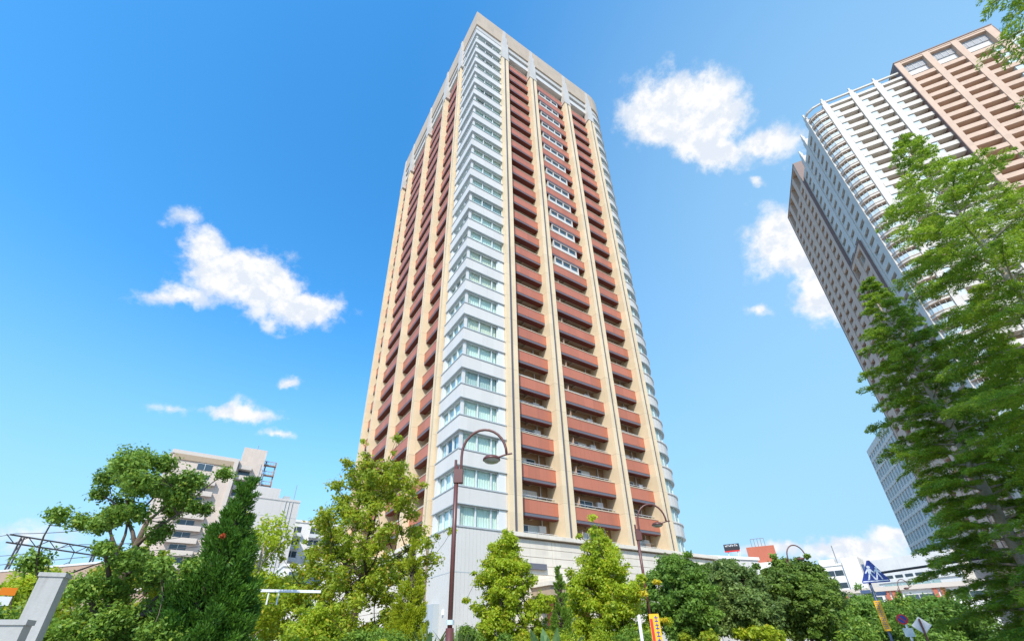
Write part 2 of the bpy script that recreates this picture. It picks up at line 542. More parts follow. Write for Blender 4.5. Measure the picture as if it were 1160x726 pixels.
def unit(a):
    return a / (np.linalg.norm(a, axis=-1, keepdims=True) + 1e-9)


# ---------------------------------------------------------------- ground
def sheet(name, pts, z, m):
    b = MB(); b.quad([(p[0], p[1], z) for p in pts]); o = b.build(name, m); tag(o, kind='structure'); return o


sheet('ground', [(-3000, -3000), (3000, -3000), (3000, 3000), (-3000, 3000)], 0.0, 'paving')
RD = Vector((math.sin(R(47)), math.cos(R(47)), 0)); RN = Vector((RD.y, -RD.x, 0))
O_ = Vector((6.5, 3.0, 0))


def rp(s, t):
    q = O_ + RD * s + RN * t
    return (q.x, q.y)


sheet('road', [rp(-80, 1.5), rp(400, 1.5), rp(400, 8.5), rp(-80, 8.5)], 0.008, 'asphalt')
for s in (1.38, 8.5):
    b = MB(); b.prism([rp(-80, s), rp(400, s), rp(400, s + 0.12), rp(-80, s + 0.12)][::-1], 0.0, 0.13)
    tag(b.build('kerb', 'kerb_stone'), kind='structure')
b = MB()
for i in range(-10, 40):
    b.quad([(*rp(i * 8, 4.93), 0.013), (*rp(i * 8 + 4, 4.93), 0.013), (*rp(i * 8 + 4, 5.07), 0.013), (*rp(i * 8, 5.07), 0.013)])
tag(b.build('road_marking', 'road_white'), kind='structure')
sheet('planting_bed', [(-14, 8.5), (-3.4, 12.0), (12, 24.0), (40, 52), (24, 42), (-2.8, 30), (-16, 26)], 0.006, 'soil')

# ================================================================ MAIN TOWER
TH = R(33.494)
K = (-4.401, 33.782)
dR = (math.cos(TH), math.sin(TH)); nR = (math.sin(TH), -math.cos(TH))
dL = (-math.sin(TH), math.cos(TH)); nL = (-math.cos(TH), -math.sin(TH))
FR, FL = Fr(K, dR, nR), Fr(K, dL, nL)
E0 = EYE
def hd(k): return 9.524 + 3.1 * k + E0          # window head of bay floor k
POD = 7.75 + E0
RA, UA, LA, RL = 4.9, 25.4, 33.0, 3.2           # arcs at the two far corners
tower = thing('apartment_tower', (K[0], K[1], 0), 'tall cream and brick red apartment tower with a white glazed corner, in the middle', 'building')
TM = ['cream', 'groove']


def arc_pts(c_u, r, fr, k=10, sign=1):
    """quarter circle from the facade plane round to its side"""
    out = []
    for i in range(k + 1):
        a = math.pi / 2 * i / k
        out.append(fr.p(c_u + r * math.sin(a), -c_r + r * math.cos(a), 0)[:2])
    return out


# core: the solid body behind the balconies
def outline(inR, inL, arc_extra):
    """footprint polygon (counter clockwise from above), set back from both facades"""
    pts = [FR.p(-(0) + 0, 0, 0)[:2]]
    return pts


core_n = -2.2
b = MB()
c0 = FR.o + FR.n * core_n + FL.n * core_n
def ring(inset, r_right, r_left, seg=10):
    """closed tower outline at given inset behind the facades"""
    P = []
    q = FR.o + FR.n * (-inset) + FL.n * (-inset)
    P.append((q.x, q.y))
    for i in range(seg + 1):
        a = math.pi / 2 * i / seg
        P.append(FR.p(UA + r_right * math.sin(a), -RA + r_right * math.cos(a), 0)[:2])
    wR = UA + r_right
    P.append(FR.p(wR, -(LA + r_left - 1), 0)[:2])
    P.append(FR.p(14, -(LA + r_left), 0)[:2])
    for i in range(seg + 1):
        a = math.pi / 2 * (1 - i / seg)
        P.append(FL.p(LA + r_left * math.sin(a), -RL + r_left * math.cos(a), 0)[:2])
    return P


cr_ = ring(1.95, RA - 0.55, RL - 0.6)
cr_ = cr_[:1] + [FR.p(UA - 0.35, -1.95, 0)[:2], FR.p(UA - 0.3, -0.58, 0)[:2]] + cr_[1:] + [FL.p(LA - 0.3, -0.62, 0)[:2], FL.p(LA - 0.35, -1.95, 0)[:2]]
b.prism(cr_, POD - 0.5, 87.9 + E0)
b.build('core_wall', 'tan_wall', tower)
# roof slab with the tall beige fascia
b = MB()
b.prism(ring(0.0, RA + 0.12, RL + 0.12), 90.1 + E0, 94.75 + E0)
b.build('roof', 'fascia', tower)
b = MB()
b.prism(ring(0.18, RA - 0.10, RL - 0.10), 89.35 + E0, 90.1 + E0)
b.prism(ring(0.05, RA + 0.02, RL + 0.02), 88.55 + E0, 89.35 + E0)
b.build('crown_band', 'cap_white', tower)

# --- pilasters
PR = [5.38, 11.1, 18.75, 24.47]
PL = [5.25, 11.1, 18.77, 27.7, 32.3]
PZ = 84.45 + E0
for fr, lst in ((FR, PR), (FL, PL)):
    for i, u in enumerate(lst):
        b = MB()
        hw = 0.65 if fr is FR else 0.47
        b.box(fr, u - hw, u - 0.15, -2.2, 0.3, POD, PZ, 0)
        b.box(fr, u + 0.15, u + hw, -2.2, 0.3, POD, PZ, 0)
        b.box(fr, u - 0.15, u + 0.15, -2.2, 0.2, POD, PZ, 1)
        b.build('pilaster', TM, tower)
        b = MB()
        b.box(fr, u - 0.78, u + 0.78, -0.6, 0.36, PZ - 0.25, PZ + 0.2)
        b.box(fr, u - 0.66, u + 0.66, -0.6, 0.32, PZ + 0.2, PZ + 5.3)
        b.box(fr, u - 0.46, u + 0.46, -0.6, 0.30, PZ + 5.3, PZ + 7.4)
        b.box(fr, u - 0.24, u + 0.24, -0.6, 0.28, PZ + 7.4, PZ + 9.6)
        b.build('pilaster_cap', 'cap_white', tower)

# --- white corner bay: spandrels and windows, floor by floor
NF = 26
UW = 3.9
b = MB()
i0 = FR.o + FR.n * (-1.0) + FL.n * (-1.0)
corner_core = [(i0.x, i0.y), FR.p(4.72, -1.0, 0)[:2], FR.p(4.72, -4.0, 0)[:2], FR.p(3.8, -4.55, 0)[:2], FL.p(4.55, -1.0, 0)[:2]]
b.prism(corner_core, POD, 88.0 + E0)
b.build('bay_core', 'dim_room', tower)


def lbox(b, n0, n1, uR, uL, z0, z1, m=0):
    """L shaped slab wrapped round the corner between depths n0 (inner) and n1 (outer)"""
    qo = FR.o + FR.n * n1 + FL.n * n1
    qi = FR.o + FR.n * n0 + FL.n * n0
    outer = [FL.p(uL, n1, 0)[:2], (qo.x, qo.y), FR.p(uR, n1, 0)[:2]]
    inner = [FL.p(uL, n0, 0)[:2], (qi.x, qi.y), FR.p(uR, n0, 0)[:2]]
    b.band(inner, outer, z0, z1, m)


b = MB()
h0 = hd(0)
lbox(b, -0.95, 0.0, 4.72, 4.55, h0 - 0.05, h0 + 1.24, 0)
lbox(b, -0.9, 0.06, 4.72, 4.55, h0 + 1.24, h0 + 1.34, 1)
lbox(b, -0.9, 0.03, 4.72, 4.55, h0 - 0.12, h0 - 0.05, 1)
sp0 = b.build('bay_spandrel', ['white_tile', 'grey_panel'], tower)
for k in range(1, NF):
    child_copy(sp0, tower, 3.1 * k)


def bay_window(fr, edges, u_end, z0, z1, curtain):
    """frame with panes and, behind, gathered curtains"""
    b = MB()
    for i, e in enumerate(edges):
        w = 0.10 if 0 < i < len(edges) - 1 else 0.07
        b.box(fr, e - w / 2, e + w / 2, -0.42, -0.24, z0 + 0.07, z1 - 0.07)
    b.box(fr, edges[0] - 0.035, edges[-1] + 0.035, -0.42, -0.24, z0, z0 + 0.07)
    b.box(fr, edges[0] - 0.035, edges[-1] + 0.035, -0.42, -0.24, z1 - 0.07, z1)
    if u_end - edges[-1] > 0.2:
        b.box(fr, edges[-1] + 0.04, u_end, -0.9, -0.10, z0, z1)
    f = b.build('window', 'white_frame', tower)
    g = MB(); g.quad([fr.p(edges[0], -0.33, z0 + 0.05), fr.p(edges[-1], -0.33, z0 + 0.05), fr.p(edges[-1], -0.33, z1 - 0.05), fr.p(edges[0], -0.33, z1 - 0.05)])
    g.build('pane', 'pane_green', f)
    if curtain:
        c = MB()
        for (a, e) in curtain:
            n_ = max(4, int((e - a) / 0.07))
            us = np.linspace(a, e, n_)
            ns = -0.50 + 0.035 * np.sin(us * 26 + random.random() * 6) * (0.6 + 0.4 * np.sin(us * 7))
            for i in range(n_ - 1):
                c.quad([fr.p(us[i], ns[i], z0), fr.p(us[i + 1], ns[i + 1], z0), fr.p(us[i + 1], ns[i + 1], z1 - 0.02), fr.p(us[i], ns[i], z1 - 0.02)])
        c.build('curtain', random.choice(['curtain', 'curtain', 'curtain', 'curtain_cream', 'curtain_grey']), f)


# white corner post behind the glazing
b = MB()
q = [FR.p(0.40, -0.05, 0)[:2], FR.p(0.40, -0.6, 0)[:2]]
pa = FR.o + FR.n * (-0.22) + FL.n * (-0.22)
pb = FR.o + FR.n * (-0.85) + FL.n * (-0.85)
b.prism([(pa.x, pa.y), FR.p(0.42, -0.22, 0)[:2], FR.p(0.42, -0.85, 0)[:2], (pb.x, pb.y), FL.p(0.42, -0.85, 0)[:2], FL.p(0.42, -0.22, 0)[:2]], POD + 0.02, 88.0 + E0)
b.build('corner_post', 'white_tile', tower)
for k in range(NF):
    z1 = hd(k) - 0.13
    z0 = (hd(k - 1) + 1.35) if k > 0 else POD + 0.02
    full = k >= 10
    er = [0.46, 1.9, 3.3, 4.68] if full else [0.46, 1.87, 3.28, UW]
    el = [0.46, 1.65, 2.8, 3.95]
    for fr, ed, ue in ((FR, er, 4.70), (FL, el, 4.5)):
        p_ = random.random()
        if k < 18 and p_ < 0.8 or p_ < 0.35:
            cur = [(ed[0], ed[-1])]
        elif p_ < 0.9:
            cur = [(ed[0], ed[0] + 0.9 + random.random()), (ed[-1] - 0.8 - random.random() * 0.6, ed[-1])]
        else:
            cur = [(ed[1], ed[-1])]
        bay_window(fr, ed, ue, z0, z1, cur)

# --- balconies
SOFF = 0.70
CW = 1.95                                        # how far the back wall lies behind the facade line
def NB(fr): return -0.5 if fr is FR else -0.34   # face of the balcony parapets


def balcony_mesh(fr, u0, u1, z):
    """parapet beam, coping, grey drip strip and the slab behind it; z is the storey's head height"""
    b = MB()
    nb = NB(fr)
    b.box(fr, u0, u1, nb - SOFF, nb, z + 0.12, z + 1.32, 0)
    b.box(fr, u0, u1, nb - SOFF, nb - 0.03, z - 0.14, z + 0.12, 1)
    b.box(fr, u0, u1, nb - SOFF, nb - 0.033, z - 0.19, z - 0.14, 2)
    b.box(fr, u0, u1, nb - 0.25, nb + 0.05, z + 1.32, z + 1.40, 3)
    b.box(fr, u0, u1, -CW, nb - SOFF, z + 0.05, z + 0.28, 4)
    b.box(fr, u0 + (u1 - u0) * 0.48, u0 + (u1 - u0) * 0.48 + 0.22, -CW, nb - SOFF, z - 0.12, z + 0.05, 4)
    return b


def railing_mesh(fr, u0, u1, z):
    b = MB()
    nb = NB(fr) - 0.42
    b.quad([fr.p(u0 + .03, nb, z + 1.43), fr.p(u1 - .03, nb, z + 1.43), fr.p(u1 - .03, nb, z + 1.74), fr.p(u0 + .03, nb, z + 1.74)], 1)
    b.box(fr, u0, u1, nb - 0.025, nb + 0.02, z + 1.75, z + 1.785, 0)
    n = max(3, int((u1 - u0) / 0.85))
    for i in range(n + 1):
        u = u0 + 0.03 + (u1 - u0 - 0.06) * i / n
        b.box(fr, u - 0.016, u + 0.016, nb - 0.04, nb - 0.01, z + 1.40, z + 1.75, 0)
    return b


def door_mesh(fr, u0, u1, z, wide):
    """sliding balcony doors in the back wall, a partition, a downpipe and an air conditioner"""
    b = MB()
    a = u0 + (u1 - u0) * (0.34 if wide else 0.22); e = a + min(2.1, (u1 - u0) * 0.48)
    zt, zb = z + 2.5, z + 0.3
    b.box(fr, a, (a + e) / 2, -CW, -CW + 0.05, zb, zt, random.choice([1, 1, 3, 4]))
    b.box(fr, (a + e) / 2, e, -CW, -CW + 0.05, zb, zt, random.choice([1, 1, 3, 4]))
    if random.random() < 0.35:
        q_ = u0 + (u1 - u0) * (0.62 + 0.2 * random.random())
        b.box(fr, q_, q_ + 0.5 + 0.5 * random.random(), -1.35, -1.32, z + 1.15, z + 2.15, random.choice([0, 2, 3]))
        b.tube([fr.p(u0 + 0.4, -1.33, z + 2.17), fr.p(u1 - 0.4, -1.33, z + 2.17)], 0.018, 0, 5)
    if random.random() < 0.28:
        q_ = u0 + (u1 - u0) * 0.86
        b.box(fr, q_ - 0.75, q_, -CW, -CW + 0.32, z + 2.0, z + 2.55, 0)
    for u in (a, (a + e) / 2, e):
        b.box(fr, u - 0.045, u + 0.045, -CW, -CW + 0.09, zb, zt, 0)
    b.box(fr, a, e, -CW, -CW + 0.088, zt, zt + 0.06, 0)
    if wide:
        p = u0 + (u1 - u0) * 0.27
        b.box(fr, p, p + 0.05, -CW, -0.95, zb, z + 2.5, 2)
        b.box(fr, u0 + 0.5, u0 + 1.25, -CW, -CW + 0.35, z + 2.0, z + 2.55, 0)
    else:
        b.box(fr, u0 + 0.1, u0 + 0.75, -CW, -CW + 0.06, z + 0.6, z + 2.3, 1)
    b.tube([fr.p(u1 - 0.9, -CW + 0.12, z + 0.3), fr.p(u1 - 0.9, -CW + 0.12, z + 3.1)], 0.05, 0, 6)
    return b


cells = []                                        # (frame, u0, u1, floor)
RB = [(6.03, 10.45), (11.75, 18.10), (19.40, 23.82)]
LB = [(5.72, 10.63), (11.57, 18.30), (19.24, 27.23), (28.17, 31.83)]
for fr, bays in ((FR, RB), (FL, LB)):
    for (u0, u1) in bays:
        for k in range(25):
            m = Vector(fr.p((u0 + u1) / 2, -0.5, hd(k))) - Vector((0, 0, EYE))
            cells.append((m.length / math.sqrt(max(0.1, abs(m.normalized().dot(fr.n)))), fr, u0, u1, k))
cells.sort(key=lambda c: c[0])
BM = ['red_tile', 'grey_strip', 'maroon', 'coping', 'ceiling']
proto = {}
rest_b, rest_r, rest_d = MB(), MB(), MB()
for idx, (_, fr, u0, u1, k) in enumerate(cells):
    key = (id(fr), u0)
    wide = u1 - u0 > 5
    if idx < 100:
        if key not in proto:
            o = balcony_mesh(fr, u0, u1, hd(k)).build('balcony', BM, tower)
            r_ = railing_mesh(fr, u0, u1, hd(k)).build('railing', ['white_frame', 'rail_glass'], o)
            proto[key] = (o, r_, k)
        else:
            o0, r0, k0 = proto[key]
            o = child_copy(o0, tower, 3.1 * (k - k0))
            r_ = child_copy(r0, o, 0.0)
    else:
        b = balcony_mesh(fr, u0, u1, hd(k))
        n = len(rest_b.v); rest_b.v += b.v; rest_b.f += [tuple(i + n for i in f) for f in b.f]; rest_b.m += b.m
        b = railing_mesh(fr, u0, u1, hd(k))
        n = len(rest_r.v); rest_r.v += b.v; rest_r.f += [tuple(i + n for i in f) for f in b.f]; rest_r.m += b.m
tag(rest_b.build('balcony', BM, tower), kind='stuff')
tag(rest_r.build('railing', ['white_frame', 'rail_glass'], tower), kind='stuff')
# balcony doors, lowest storeys first (k = -1 stands on the podium)
dcells = []
for fr, bays in ((FR, RB), (FL, LB)):
    for (u0, u1) in bays:
        for k in range(-1, 25):
            dcells.append((k, fr, u0, u1))
dcells.sort(key=lambda c: c[0])
for idx, (k, fr, u0, u1) in enumerate(dcells):
    b = door_mesh(fr, u0, u1, hd(k), u1 - u0 > 5)
    if idx < 100:
        b.build('balcony_door', ['white_frame', 'dark_glass', 'pink_cream', 'curtain_grey', 'curtain_cream'], tower)
    else:
        n = len(rest_d.v); rest_d.v += b.v; rest_d.f += [tuple(i + n for i in f) for f in b.f]; rest_d.m += b.m
tag(rest_d.build('balcony_door', ['white_frame', 'dark_glass', 'pink_cream', 'curtain_grey', 'curtain_cream'], tower), kind='stuff')
# ledge railings on the podium in front of the lowest balconies
for fr, bays in ((FR, RB), (FL, LB)):
    for (u0, u1) in bays:
        railing_mesh(fr, u0, u1, hd(-1) - 0.05).build('ledge_railing', ['white_frame', 'rail_glass'], tower)

# white projecting box windows set into the wide middle bays of the upper storeys
def box_window(fr, a, e, k):
    z0, z1 = hd(k) + 1.43, hd(k + 1) - 0.19
    b = MB()
    nf = NB(fr) - (0.06 if fr is FR else 0.45)
    b.box(fr, a, e, -2.2, nf, z0, z0 + 0.55, 0)
    b.box(fr, a, a + 0.12, -2.2, nf, z0 + 0.55, z1, 0)
    b.box(fr, e - 0.12, e, -2.2, nf, z0 + 0.55, z1, 0)
    b.box(fr, a + 0.12, e - 0.12, -2.2, nf, z1 - 0.1, z1, 0)
    for f_ in (0.33, 0.66):
        u = a + (e - a) * f_
        b.box(fr, u - 0.05, u + 0.05, nf - 0.2, nf, z0 + 0.55, z1 - 0.1, 0)
    b.quad([fr.p(a + .1, nf - .12, z0 + 0.5), fr.p(e - .1, nf - .12, z0 + 0.5), fr.p(e - .1, nf - .12, z1 - 0.05), fr.p(a + .1, nf - .12, z1 - 0.05)], 1)
    return b


first = {}
for fr, spots in ((FR, [(12.95, 16.95)]), (FL, [(12.9, 16.9), (21.0, 25.4)])):
    for (a, e) in spots:
        for k in range(10, 24):
            key = (id(fr), a)
            if key not in first:
                first[key] = box_window(fr, a, e, k).build('projecting_window', ['white_tile', 'dark_glass'], tower)
            else:
                child_copy(first[key], tower, 3.1 * (k - 10))
# top storey: white band and grey recess above the last red balconies
for fr, bays in ((FR, RB), (FL, LB)):
    for (u0, u1) in bays:
        b = MB()
        z = hd(25)
        b.box(fr, u0, u1, -1.2, -0.2, z - 0.15, z + 0.95, 0)
        b.box(fr, u0, u1, -1.2, -0.3, z + 0.95, z + 1.53, 1)
        b.box(fr, u0, u1, -2.2, -1.2, z + 0.1, z + 0.4, 0)
        b.build('attic_band', ['white_tile', 'grey_panel'], tower)

# --- rounded corners: curved spandrels and curved windows
def arcs(fr, cu, cr, r, a0=0.0, a1=math.pi / 2, k=12):
    return [fr.p(cu + r * math.sin(a0 + (a1 - a0) * i / k), -cr + r * math.cos(a0 + (a1 - a0) * i / k), 0)[:2] for i in range(k + 1)]


for fr, cu, cr in ((FR, UA, RA), (FL, LA, RL)):
    spm = 'white_tile' if fr is FR else 'cream'
    b = MB()
    z = hd(0)
    I_, O1, O2 = arcs(fr, cu, cr, cr - 1.0), arcs(fr, cu, cr, cr), arcs(fr, cu, cr, cr + 0.10)
    b.band(I_, O1, z - 0.05, z + 1.2, 0)
    b.band(I_, O2, z + 1.2, z + 1.34, 0)
    b.band(I_, arcs(fr, cu, cr, cr + 0.04), z - 0.15, z - 0.05, 1)
    s0 = b.build('curved_spandrel', [spm, 'grey_panel'], tower)
    w = MB()
    ri = cr - 0.32
    G = arcs(fr, cu, cr, ri)
    zz0, zz1 = z - 1.75, z - 0.15
    for i in range(len(G) - 1):
        w.quad([(*G[i], zz0), (*G[i + 1], zz0), (*G[i + 1], zz1), (*G[i], zz1)], 1)
    for j in range(7):
        a = math.pi / 2 * j / 6
        w.band(arcs(fr, cu, cr, ri - 0.05, a - 0.012, a + 0.012, 1), arcs(fr, cu, cr, ri + 0.06, a - 0.012, a + 0.012, 1), zz0, zz1, 0)
    w0 = w.build('curved_window', ['white_frame', 'green_glass'], tower)
    for k in range(1, NF):
        child_copy(s0, tower, 3.1 * k); child_copy(w0, tower, 3.1 * k)

# --- podium
b = MB()
zs = [-0.3]
edge_u = UA + 4.0
courses = [(0.0, 1.0)] + [(1.04 + 0.655 * i, 1.0 + 0.655 * (i + 1)) for i in range(12)]
for (za, zb) in courses:
    if za > POD - 0.6: break
    for (a, e) in ((4.74, 9.0), (9.03, 13.4), (13.43, 17.9), (17.93, 22.4), (22.43, 27.0), (27.03, 31.5)):
        b.box(FR, a, e, -1.2, 0.05, za, min(zb, POD - 0.35), 0)
    for (a, e) in ((4.56, 9.0), (9.03, 13.4), (13.43, 17.9), (17.93, 22.4), (22.43, 27.0), (27.03, 33.0)):
        b.box(FL, a, e, -1.2, 0.28, za, min(zb, POD - 0.35), 0)
b.box(FR, 4.74, 31.5, -1.3, 0.38, POD - 0.34, POD - 0.02, 0)
b.box(FL, 4.56, 33.2, -1.3, 0.42, POD - 0.34, POD - 0.02, 0)
b.box(FR, 4.74, 31.5, -1.1, 0.02, 0, POD - 0.4, 1)
b.box(FL, 4.56, 33.2, -1.1, 0.2, 0, POD - 0.4, 1)
b.box(FR, 3.0, 31.0, -26, -1.3, 0, POD - 0.03, 0)
b.build('podium', ['stone', 'stone_joint'], tower)
b = MB()
for (za, zb) in ((0.0, 6.07), (6.13, POD - 0.09)):
    for fr, ue in ((FR, 4.72), (FL, 4.54)):
        n = 15
        for i in range(n):
            a = ue * i / n; e = ue * (i + 1) / n - 0.022
            b.box(fr, a if i else 0.0, e, -0.6, 0.02, za, zb, 0)
for fr, ue in ((FR, 4.72), (FL, 4.54)):
    b.box(fr, 0.02, ue, -0.6, 0.004, 0, POD - 0.1, 0)
lbox(b, -0.9, 0.09, 4.72, 4.54, POD - 0.09, POD + 0.02, 1)
lbox(b, -0.3, 0.03, 4.72, 4.54, 6.075, 6.125, 1)
b.build('corner_panelling', ['white_rib', 'grey_panel'], tower)
b = MB(); b.box(FL, 1.9, 3.8, 0.0, 0.5, 0, 4.15, 0); b.box(FL, 2.83, 2.87, 0.5, 0.51, 0, 4.15, 1)
b.build('meter_cupboard', ['grey_panel', 'pole_grey'], tower)
b = MB(); b.box(FL, 1.1, 1.25, 0.03, 0.15, 3.4, 3.75, 0)
b.build('wall_intercom', ['white_metal'], tower)
# entrance: canopy slab on dark red posts with a small grey sign panel over it
b = MB()
b.box(FR, 6.6, 11.0, 0.05, 2.6, 5.25, 5.55, 0); b.box(FR, 6.9, 10.7, 0.05, 2.3, 5.55, 5.8, 0); b.box(FR, 6.8, 10.8, 0.05, 2.4, 4.6, 5.25, 1)
b.build('entrance_canopy', ['stone', 'stone_joint'], tower)
for u in (7.1, 10.4):
    b = MB(); b.box(FR, u - 0.22, u + 0.22, 1.7, 2.14, 0, 4.6); b.build('canopy_post', 'sign_red' if False else 'maroon', tower)
b = MB(); b.box(FR, 7.6, 9.9, 0.05, 0.12, 0, 3.0, 1)
for u in (7.6, 8.75, 9.9): b.box(FR, u - 0.05, u + 0.05, 0.05, 0.18, 0, 3.0, 0)
b.build('entrance_door', ['pole_grey', 'dark_glass'], tower)
b = MB(); b.box(FR, 5.9, 8.2, 0.06, 0.3, 6.62, 7.06); b.build('name_panel', 'grey_strip', tower)

# ================================================================ RIGHT TOWER
A2 = np.array([95.2, 71.9])
dF = np.array([math.sin(R(114.5)), math.cos(R(114.5))]); nF = np.array([-dF[1], dF[0]]) * -1
if nF @ A2 > 0: nF = -nF
dS = np.array([math.sin(R(24.5)), math.cos(R(24.5))]); nS = -dF
GF = Fr(A2, dF, nF)
B2 = np.array([93.0, 80.2])
GS = Fr(B2, dS, nS)
rt = thing('high_rise_tower', (A2[0], A2[1], 0), 'pale high-rise tower with pinkish brown framed blocks, rising behind the tall trees on the right', 'building')
FH = 3.1
TOPW, TOPB = 134.4 + E0, 140.3 + E0
b = MB()
core = [GF.p(-0.8, -1.5, 0)[:2], GF.p(47, -1.5, 0)[:2], GF.p(47, -45, 0)[:2], GS.p(40, -1.6, 0)[:2], GS.p(-3.0, -1.6, 0)[:2]]
b.prism(core, 0, TOPW - 0.6)
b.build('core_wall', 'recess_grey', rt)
# pilasters
for (u, m_) in ((-1.0, 0), (5.85, 0), (11.75, 0)):
    b = MB()
    b.box(GF, u - 0.7, u + 0.7, -1.5, 0.2, 0, TOPW + 1.0)
    b.box(GF, u - 0.5, u + 0.5, -0.5, 0.15, TOPW + 1.0, TOPW + 2.8)
    b.box(GF, u - 0.2, u + 0.2, -0.3, 0.1, TOPW + 2.8, TOPW + 4.0)
    b.build('pilaster', 'tower_white', rt)
for u in (-3.3, 3.5, 9.6):
    b = MB()
    b.box(GS, u - 0.9, u + 0.9, -1.6, 0.2, 0, TOPW + 1.0)
    b.box(GS, u - 0.5, u + 0.5, -0.5, 0.15, TOPW + 1.0, TOPW + 3.0)
    b.box(GS, u - 0.2, u + 0.2, -0.3, 0.1, TOPW + 3.0, TOPW + 4.4)
    b.build('pilaster', 'tower_white', rt)
# roof rail beam
b = MB()
b.box(GF, -0.4, 17.4, -0.35, 0.1, TOPW + 2.0, TOPW + 2.5)
b.box(GF, -0.4, 17.4, -1.4, 0.12, TOPW - 0.6, TOPW + 0.3)
b.build('roof_rail', 'tower_white', rt)

stuff_b = MB()
nb = 0
slots = []
fl = [TOPW - 1.6 - FH * i for i in range(43)]
proto2 = {}
for i, z in enumerate(fl):
    for (u0, u1) in ((-0.15, 5.0), (6.7, 10.9), (12.6, 17.3)):
        slots.append((i, 'w', u0, u1, z))
    for (u0, u1) in ((18.6, 23.6), (25.0, 29.9), (31.3, 37.1)):
        slots.append((i, 'b', u0, u1, z - 0.1))
first2 = {}
for (i, typ, u0, u1, z) in slots:
    b = MB()
    if typ == 'w':
        b.box(GF, u0, u1, -1.5, 0.0, z - 1.35, z, 0)
        b.box(GF, u0, u0 + 1.25, -1.5, -0.25, z - FH, z - 1.35, 1)
        b.box(GF, u0 + 1.25, u0 + 1.4, -1.5, -0.2, z - FH, z - 1.35, 0)
        b.box(GF, u0 + 1.4, u1, -1.5, -1.44, z - FH, z - 1.35, 2)
    else:
        b.box(GF, u0, u1, -1.5, 0.45, z - 1.35, z, 0)
        b.box(GF, u0, u1, -1.5, -1.44, z - FH, z - 1.35, 2)
        if u0 > 31:
            b.box(GF, u1 - 1.6, u1, -1.5, 0.2, z - FH, z - 1.35, 1)
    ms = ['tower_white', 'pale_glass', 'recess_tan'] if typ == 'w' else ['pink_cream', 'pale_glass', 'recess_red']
    key = (typ, u0)
    if i < 16:
        if key not in first2: first2[key] = (b.build('balcony', ms, rt), z)
        else: child_copy(first2[key][0], rt, z - first2[key][1])
    else:
        b.m = [m + (0 if typ == 'w' else 3) for m in b.m]
        n = len(stuff_b.v); stuff_b.v += b.v; stuff_b.f += [tuple(q + n for q in f) for f in b.f]; stuff_b.m += b.m
tag(stuff_b.build('balcony', ['tower_white', 'pale_glass', 'recess_tan', 'pink_cream', 'pale_glass', 'recess_red'], rt), kind='stuff')
# pinkish brown block on the front
b = MB()
for (u0, u1) in ((17.4, 18.6), (23.6, 25.0), (29.9, 31.3), (37.1, 38.7)):
    b.box(GF, u0, u1, -1.6, 0.6, 0, TOPB - 0.5, 0)
b.box(GF, 17.4, 38.7, -14, 0.6, TOPB - 0.5, TOPB, 0)
b.box(GF, 17.3, 38.8, -14.2, 0.75, TOPB, TOPB + 0.35, 1)
b.box(GF, 18.6, 37.1, -1.6, 0.5, TOPB - 1.2, TOPB - 0.5, 0)
b.box(GF, 17.25, 17.4, -1.6, 0.66, 0, TOPB - 0.5, 1)
b.box(GF, 38.7, 38.85, -14, 0.66, 0, TOPB - 0.5, 1)
b.build('brown_frame', ['pink_cream', 'pink_line'], rt)
for (u0, u1) in ((18.6, 23.6), (25.0, 29.9), (31.3, 37.1)):
    b = MB()
    for j in range(14):
        b.box(GF, u0, u1, -0.5, -0.38, TOPB - 4.0 + j * 0.2, TOPB - 3.88 + j * 0.2, 0)
    b.box(GF, u0, u1, -0.7, -0.62, TOPB - 6.0, TOPB - 1.2, 1)
    for j in range(5):
        u = u0 + (u1 - u0) * j / 4
        b.box(GF, u - 0.05, u + 0.05, -0.38, -0.30, TOPB - 4.0, TOPB - 1.2, 0)
    b.build('roof_louver', ['louver', 'far_grey'], rt)
b = MB(); b.box(GF, 39.0, 47, -40, -1.0, 0, 136 + E0, 0)
for i in range(30): b.box(GF, 39.0, 47, -1.0, -0.9, 134.0 + E0 - FH * i, 135.6 + E0 - FH * i, 1)
b.build('side_wing', ['tower_white', 'pale_glass'], rt)
# faceted glazed corner
cA, cB = np.array(GF.p(-1.8, 0, 0)[:2]), np.array(GS.p(-4.1, 0.05, 0)[:2])
q1 = np.array(GF.p(-3.7, -0.45, 0)[:2]); q2 = np.array(GF.p(-5.0, -1.45, 0)[:2])
fac = [cA, q1, q2, cB]
cen = np.array(GF.p(2.0, -6.0, 0)[:2])
def off(pts, s): return [tuple(p + (p - cen) / np.linalg.norm(p - cen) * s) for p in pts]
for i in range(43):
    z = TOPW - 0.6 - FH * i
    b = MB()
    b.band(off(fac, -1.6), off(fac, 0.0), z - 0.75, z, 0)
    b.band(off(fac, -1.6), off(fac, 0.12), z - 0.1, z + 0.06, 2)
    b.band(off(fac, -1.6), off(fac, 0.12), z - 0.85, z - 0.75, 2)
    b.band(off(fac, -1.6), off(fac, -0.12), z - FH, z - 1.75, 1)
    for j in range(3):
        p, q = np.array(off(fac, -0.1)[j]), np.array(off(fac, -0.1)[j + 1])
        for t_ in (0.02, 0.5):
            r_ = p + (q - p) * t_
            b.tube([(r_[0], r_[1], z - FH), (r_[0], r_[1], z - 0.85)], 0.045, 0, 4)
    b.build('corner_window', ['tower_white', 'pale_glass', 'pink_cream'], rt)
b = MB(); b.band(off(fac, -0.3), off(fac, 0.15), TOPW + 2.0, TOPW + 2.5, 0); b.build('corner_rail', 'tower_white', rt)
